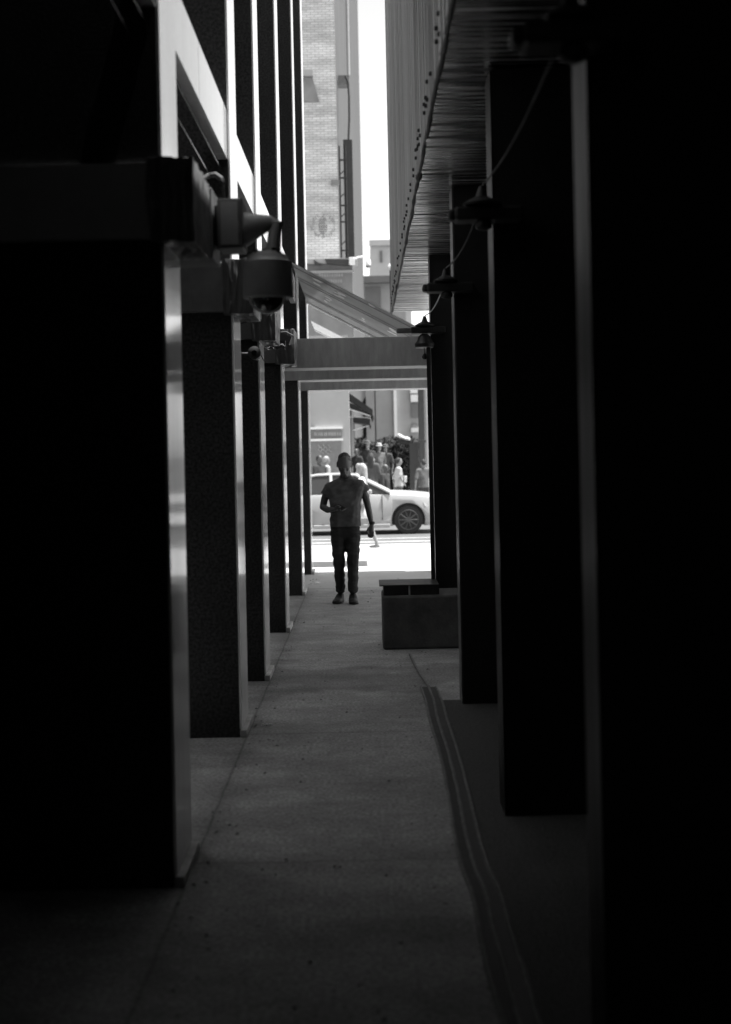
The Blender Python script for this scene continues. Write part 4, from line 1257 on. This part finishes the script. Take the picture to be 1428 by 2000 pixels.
# ---------- people on the far side
def figure(label, px, head_py, y, gz, opts):
    """standing or walking figure; px, head_py is the crown of the head in the photograph, y the distance"""
    top = at(px, head_py, y)
    H = top.z - gz
    s = H / 1.72
    t = thing('person', label, 'person', (top.x, y, gz), opts.get('group'))
    face = opts.get('face', -math.pi / 2)          # direction faced, 0 = +X
    fx = Vector((math.cos(face), math.sin(face), 0)); sx = Vector((-fx.y, fx.x, 0))
    def Q(side, fwd, z): return Vector((top.x, y, gz)) + sx * side * s + fx * fwd * s + Vector((0, 0, z * s))
    def R(side, fwd, z):                            # oriented ellipsoid axes
        return z
    rot = Matrix((( -fx.y, fx.x, 0), (fx.x, fx.y, 0), (0, 0, 1))).transposed().to_3x3()
    rot = Matrix(((sx.x, fx.x, 0), (sx.y, fx.y, 0), (0, 0, 1)))
    def E(c, a, b_, c_): return ico(c, (a * s, b_ * s, c_ * s), rot)
    step = opts.get('step', .12)
    sw = opts.get('swing', .1)
    slim = .9 if opts.get('woman') else 1.0
    b = bmesh.new()
    hull(b, E(Q(0, .02, 1.625), .074, .092, .098), E(Q(0, .06, 1.55), .05, .05, .05))
    hull(b, E(Q(0, .105, 1.60), .010, .012, .012), E(Q(0, .125, 1.585), .014, .012, .010))
    hull(b, E(Q(0, .0, 1.56), .055, .06, .04), E(Q(0, -.01, 1.44), .06, .06, .04))
    hull(b, E(Q(-.15 * slim, 0, 1.38), .05, .05, .05), E(Q(.15 * slim, 0, 1.38), .05, .05, .05), E(Q(0, 0, 1.0), .13, .09, .1))
    hull(b, E(Q(0, 0, 1.0), .13, .09, .1), E(Q(0, 0, .86), .14, .10, .08))
    hands = opts.get('hands', ((-.24, .08 + sw, .78), (.24, .08 - sw, .78)))
    for sd, (hx, hf, hz) in zip((-1, 1), hands):
        sh_ = Q(.185 * sd * slim, 0, 1.38); ha = Q(hx, hf, hz)
        el = sh_.lerp(ha, .5) + (-fx * .06 + sx * sd * .04) * s
        chain(b, [sh_, el, ha], [.046 * s, .037 * s, .026 * s])
        hd = (ha - el).normalized()
        hull(b, sp_(ha, .026 * s), sp_(ha + hd * .07 * s, (.030 * s, .030 * s, .030 * s)))
        for k in range(4):
            o_ = sx * (.012 * (k - 1.5)) * s
            chain(b, [ha + hd * .08 * s + o_, ha + hd * .12 * s + o_ + fx * .01 * s, ha + hd * .14 * s + o_ + fx * .03 * s], [.010 * s, .009 * s, .008 * s])
        chain(b, [ha + hd * .03 * s + fx * .02 * s, ha + hd * .07 * s + fx * .045 * s], [.011 * s, .009 * s])
    for sd in (-1, 1):
        st_ = step * sd
        kn = Q(.09 * sd, st_ * .6 + .03, .48); an = Q(.085 * sd, st_, .09)
        chain(b, [Q(.09 * sd, 0, .88), kn, an], [.085 * s, .055 * s, .038 * s])
        hull(b, E(Q(.085 * sd, st_ - .03, .035), .036, .045, .034), E(Q(.09 * sd, st_ + .13, .028), .042, .05, .026))
    fuse(b, 'body', opts.get('skin', M['skin_pale']), t, .02 * s, 2)
    b = bmesh.new()
    ln = opts.get('shirt_len', .86)
    hull(b, E(Q(-.16 * slim, 0, 1.385), .065, .075, .06), E(Q(.16 * slim, 0, 1.385), .065, .075, .06), E(Q(0, -.01, 1.43), .08, .07, .035), E(Q(0, .01, 1.12), .16 * slim, .125, .1))
    hull(b, E(Q(0, .01, 1.12), .16 * slim, .125, .1), E(Q(0, 0, ln + .08), .165 * slim, .13, .06), E(Q(0, 0, ln), .17 * slim, .135, .02))
    sl = opts.get('sleeve', .45)
    for sd, (hx, hf, hz) in zip((-1, 1), hands):
        sh_ = Q(.185 * sd * slim, 0, 1.38); ha = Q(hx, hf, hz)
        el = sh_.lerp(ha, .5) + (-fx * .06 + sx * sd * .04) * s
        if sl <= .5: chain(b, [sh_, sh_.lerp(el, sl * 2)], [.066 * s, .060 * s])
        else: chain(b, [sh_, el, el.lerp(ha, (sl - .5) * 2)], [.066 * s, .054 * s, .042 * s])
    fuse(b, 'shirt', opts.get('shirt', M['grey_cloth']), t, .02 * s, 2, lambda p: noise.noise(p * 9) * .008)
    if opts.get('legs') is not None:
        b = bmesh.new()
        hull(b, E(Q(0, 0, .92), .15, .115, .05), E(Q(0, 0, .82), .16, .12, .06))
        end = opts.get('leg_end', .12)
        for sd in (-1, 1):
            st_ = step * sd
            kn = Q(.09 * sd, st_ * .6 + .03, .48); an = Q(.085 * sd, st_, .11)
            if end < .4: chain(b, [Q(.085 * sd, 0, .84), kn, an], [.095 * s, .07 * s, .058 * s])
            else: chain(b, [Q(.085 * sd, 0, .84), kn + Vector((0, 0, .06 * s))], [.098 * s, .082 * s])
        fuse(b, 'trousers', opts['legs'], t, .02 * s, 2)
    hm = opts.get('hair', M['hair'])
    b = bmesh.new()
    hull(b, E(Q(0, .0, 1.645), .079, .092, .088), E(Q(0, -.03, 1.61), .075, .075, .085))
    if opts.get('long'):
        hull(b, E(Q(0, -.05, 1.60), .085, .06, .09), E(Q(0, -.07, 1.34), .095, .045, .06))
    fuse(b, 'hair', hm, t, .016 * s, 2, None, (Q(0, .06, 1.60), fx * .8 + Vector((0, 0, -.5))) if not opts.get('long') else (Q(0, .045, 1.6), fx))
    if opts.get('hat') is not None:
        MB().lathe(Q(0, .02, 1.67), [(.13 * s, 0), (.125 * s, .012 * s), (.09 * s, .02 * s), (.085 * s, .08 * s), (.05 * s, .10 * s)], 16).build('hat', opts['hat'], t, True)
    return t, Q
G1 = -.15
mw, mg, mm, mdk = M['white_cloth'], M['grey_cloth'], M['mid_cloth'], M['dark_cloth']
figure('man in grey T-shirt seen from behind, rightmost person across the street', 826, 897, 36, G1, dict(face=1.9, shirt=mg, legs=mdk, skin=M['skin_pale'], hands=((-.26, .05, .84), (.26, .05, .84))))
tq, Qf = figure('man in white T-shirt walking right with a paper cup in his hand', 777, 894, 36.3, G1, dict(face=.15, shirt=mw, legs=mm, step=.18, hands=((-.20, .10, .98), (.2, -.1, .8))))
cp = at(791, 942, 35.9)
t = thing('paper_cup', 'white paper cup in the hand of the man in the white T-shirt', 'cup', tuple(cp))
MB().lathe(cp, [(.032, 0), (.045, .15), (.048, .16)], 14).build('cup_body', M['cup'], t, True)
MB().lathe(cp + Vector((0, 0, .161)), [(.049, 0), (.047, .012), (.03, .016)], 14).build('lid', M['white_paint'], t, True)
figure('person with cropped hair in a dark jumper, just left of the man with the cup', 751, 907, 35.2, G1 - .05, dict(face=-.5, shirt=mdk, legs=mdk, hair=M['skin'], skin=M['skin'], sleeve=.95))
figure('woman with long dark hair in a loose grey top, seen from behind', 724, 885, 37.2, G1, dict(face=1.3, woman=1, long=1, shirt=mm, legs=mdk, sleeve=.9))
figure('tall person in a pale sun hat in front of the hedge', 717, 863, 42.5, .22, dict(face=-1.7, shirt=mdk, legs=mdk, hat=mg, hands=((-.15, .2, 1.0), (.15, .2, 1.0))))
figure('person in a light shirt and white cap among the crowd by the hedge', 739, 868, 43.2, .22, dict(face=-1.2, shirt=mg, legs=mm, hat=M['white_cloth'], woman=1))
figure('person with grey cap at the back of the crowd by the hedge', 752, 870, 44.2, .22, dict(face=-2.0, shirt=mm, legs=mdk, hat=mg))
figure('dark clothed woman with long hair under the awnings', 696, 876, 42.2, .22, dict(face=-2.2, woman=1, long=1, shirt=mdk, legs=mdk, skin=M['skin']))
figure('short fair haired person close behind the walking man', 699, 905, 37.5, G1, dict(face=-.3, woman=1, shirt=mg, legs=mm, hair=M['hair_pale'], skin=M['skin_pale'], step=.05))
figure('man in a dark waistcoat in front of the poster', 622, 889, 37.6, G1, dict(face=-.7, shirt=mdk, legs=mdk, skin=M['skin'], sleeve=.3))
figure('slim person all in white beside the man in the dark waistcoat', 636, 891, 38.0, G1, dict(face=.4, shirt=mw, legs=mw, woman=1, hair=M['hair_pale'], step=.04, hands=((-.10, .05, .80), (.10, .05, .80))))
# woman striding across in front of the car, mostly hidden by the man
YW = 24.2
zw = -.15 * (YW - 18) / 7.3
figure('bare legged woman in a pale dress striding past behind the walking man', 706, 905, YW, zw, dict(face=math.pi - .15, woman=1, long=1, shirt=M['far_pale'], shirt_len=.62, hair=M['hair_pale'], skin=M['skin_pale'], step=.26, hands=((-.24, .1, .8), (.22, -.05, .85))))
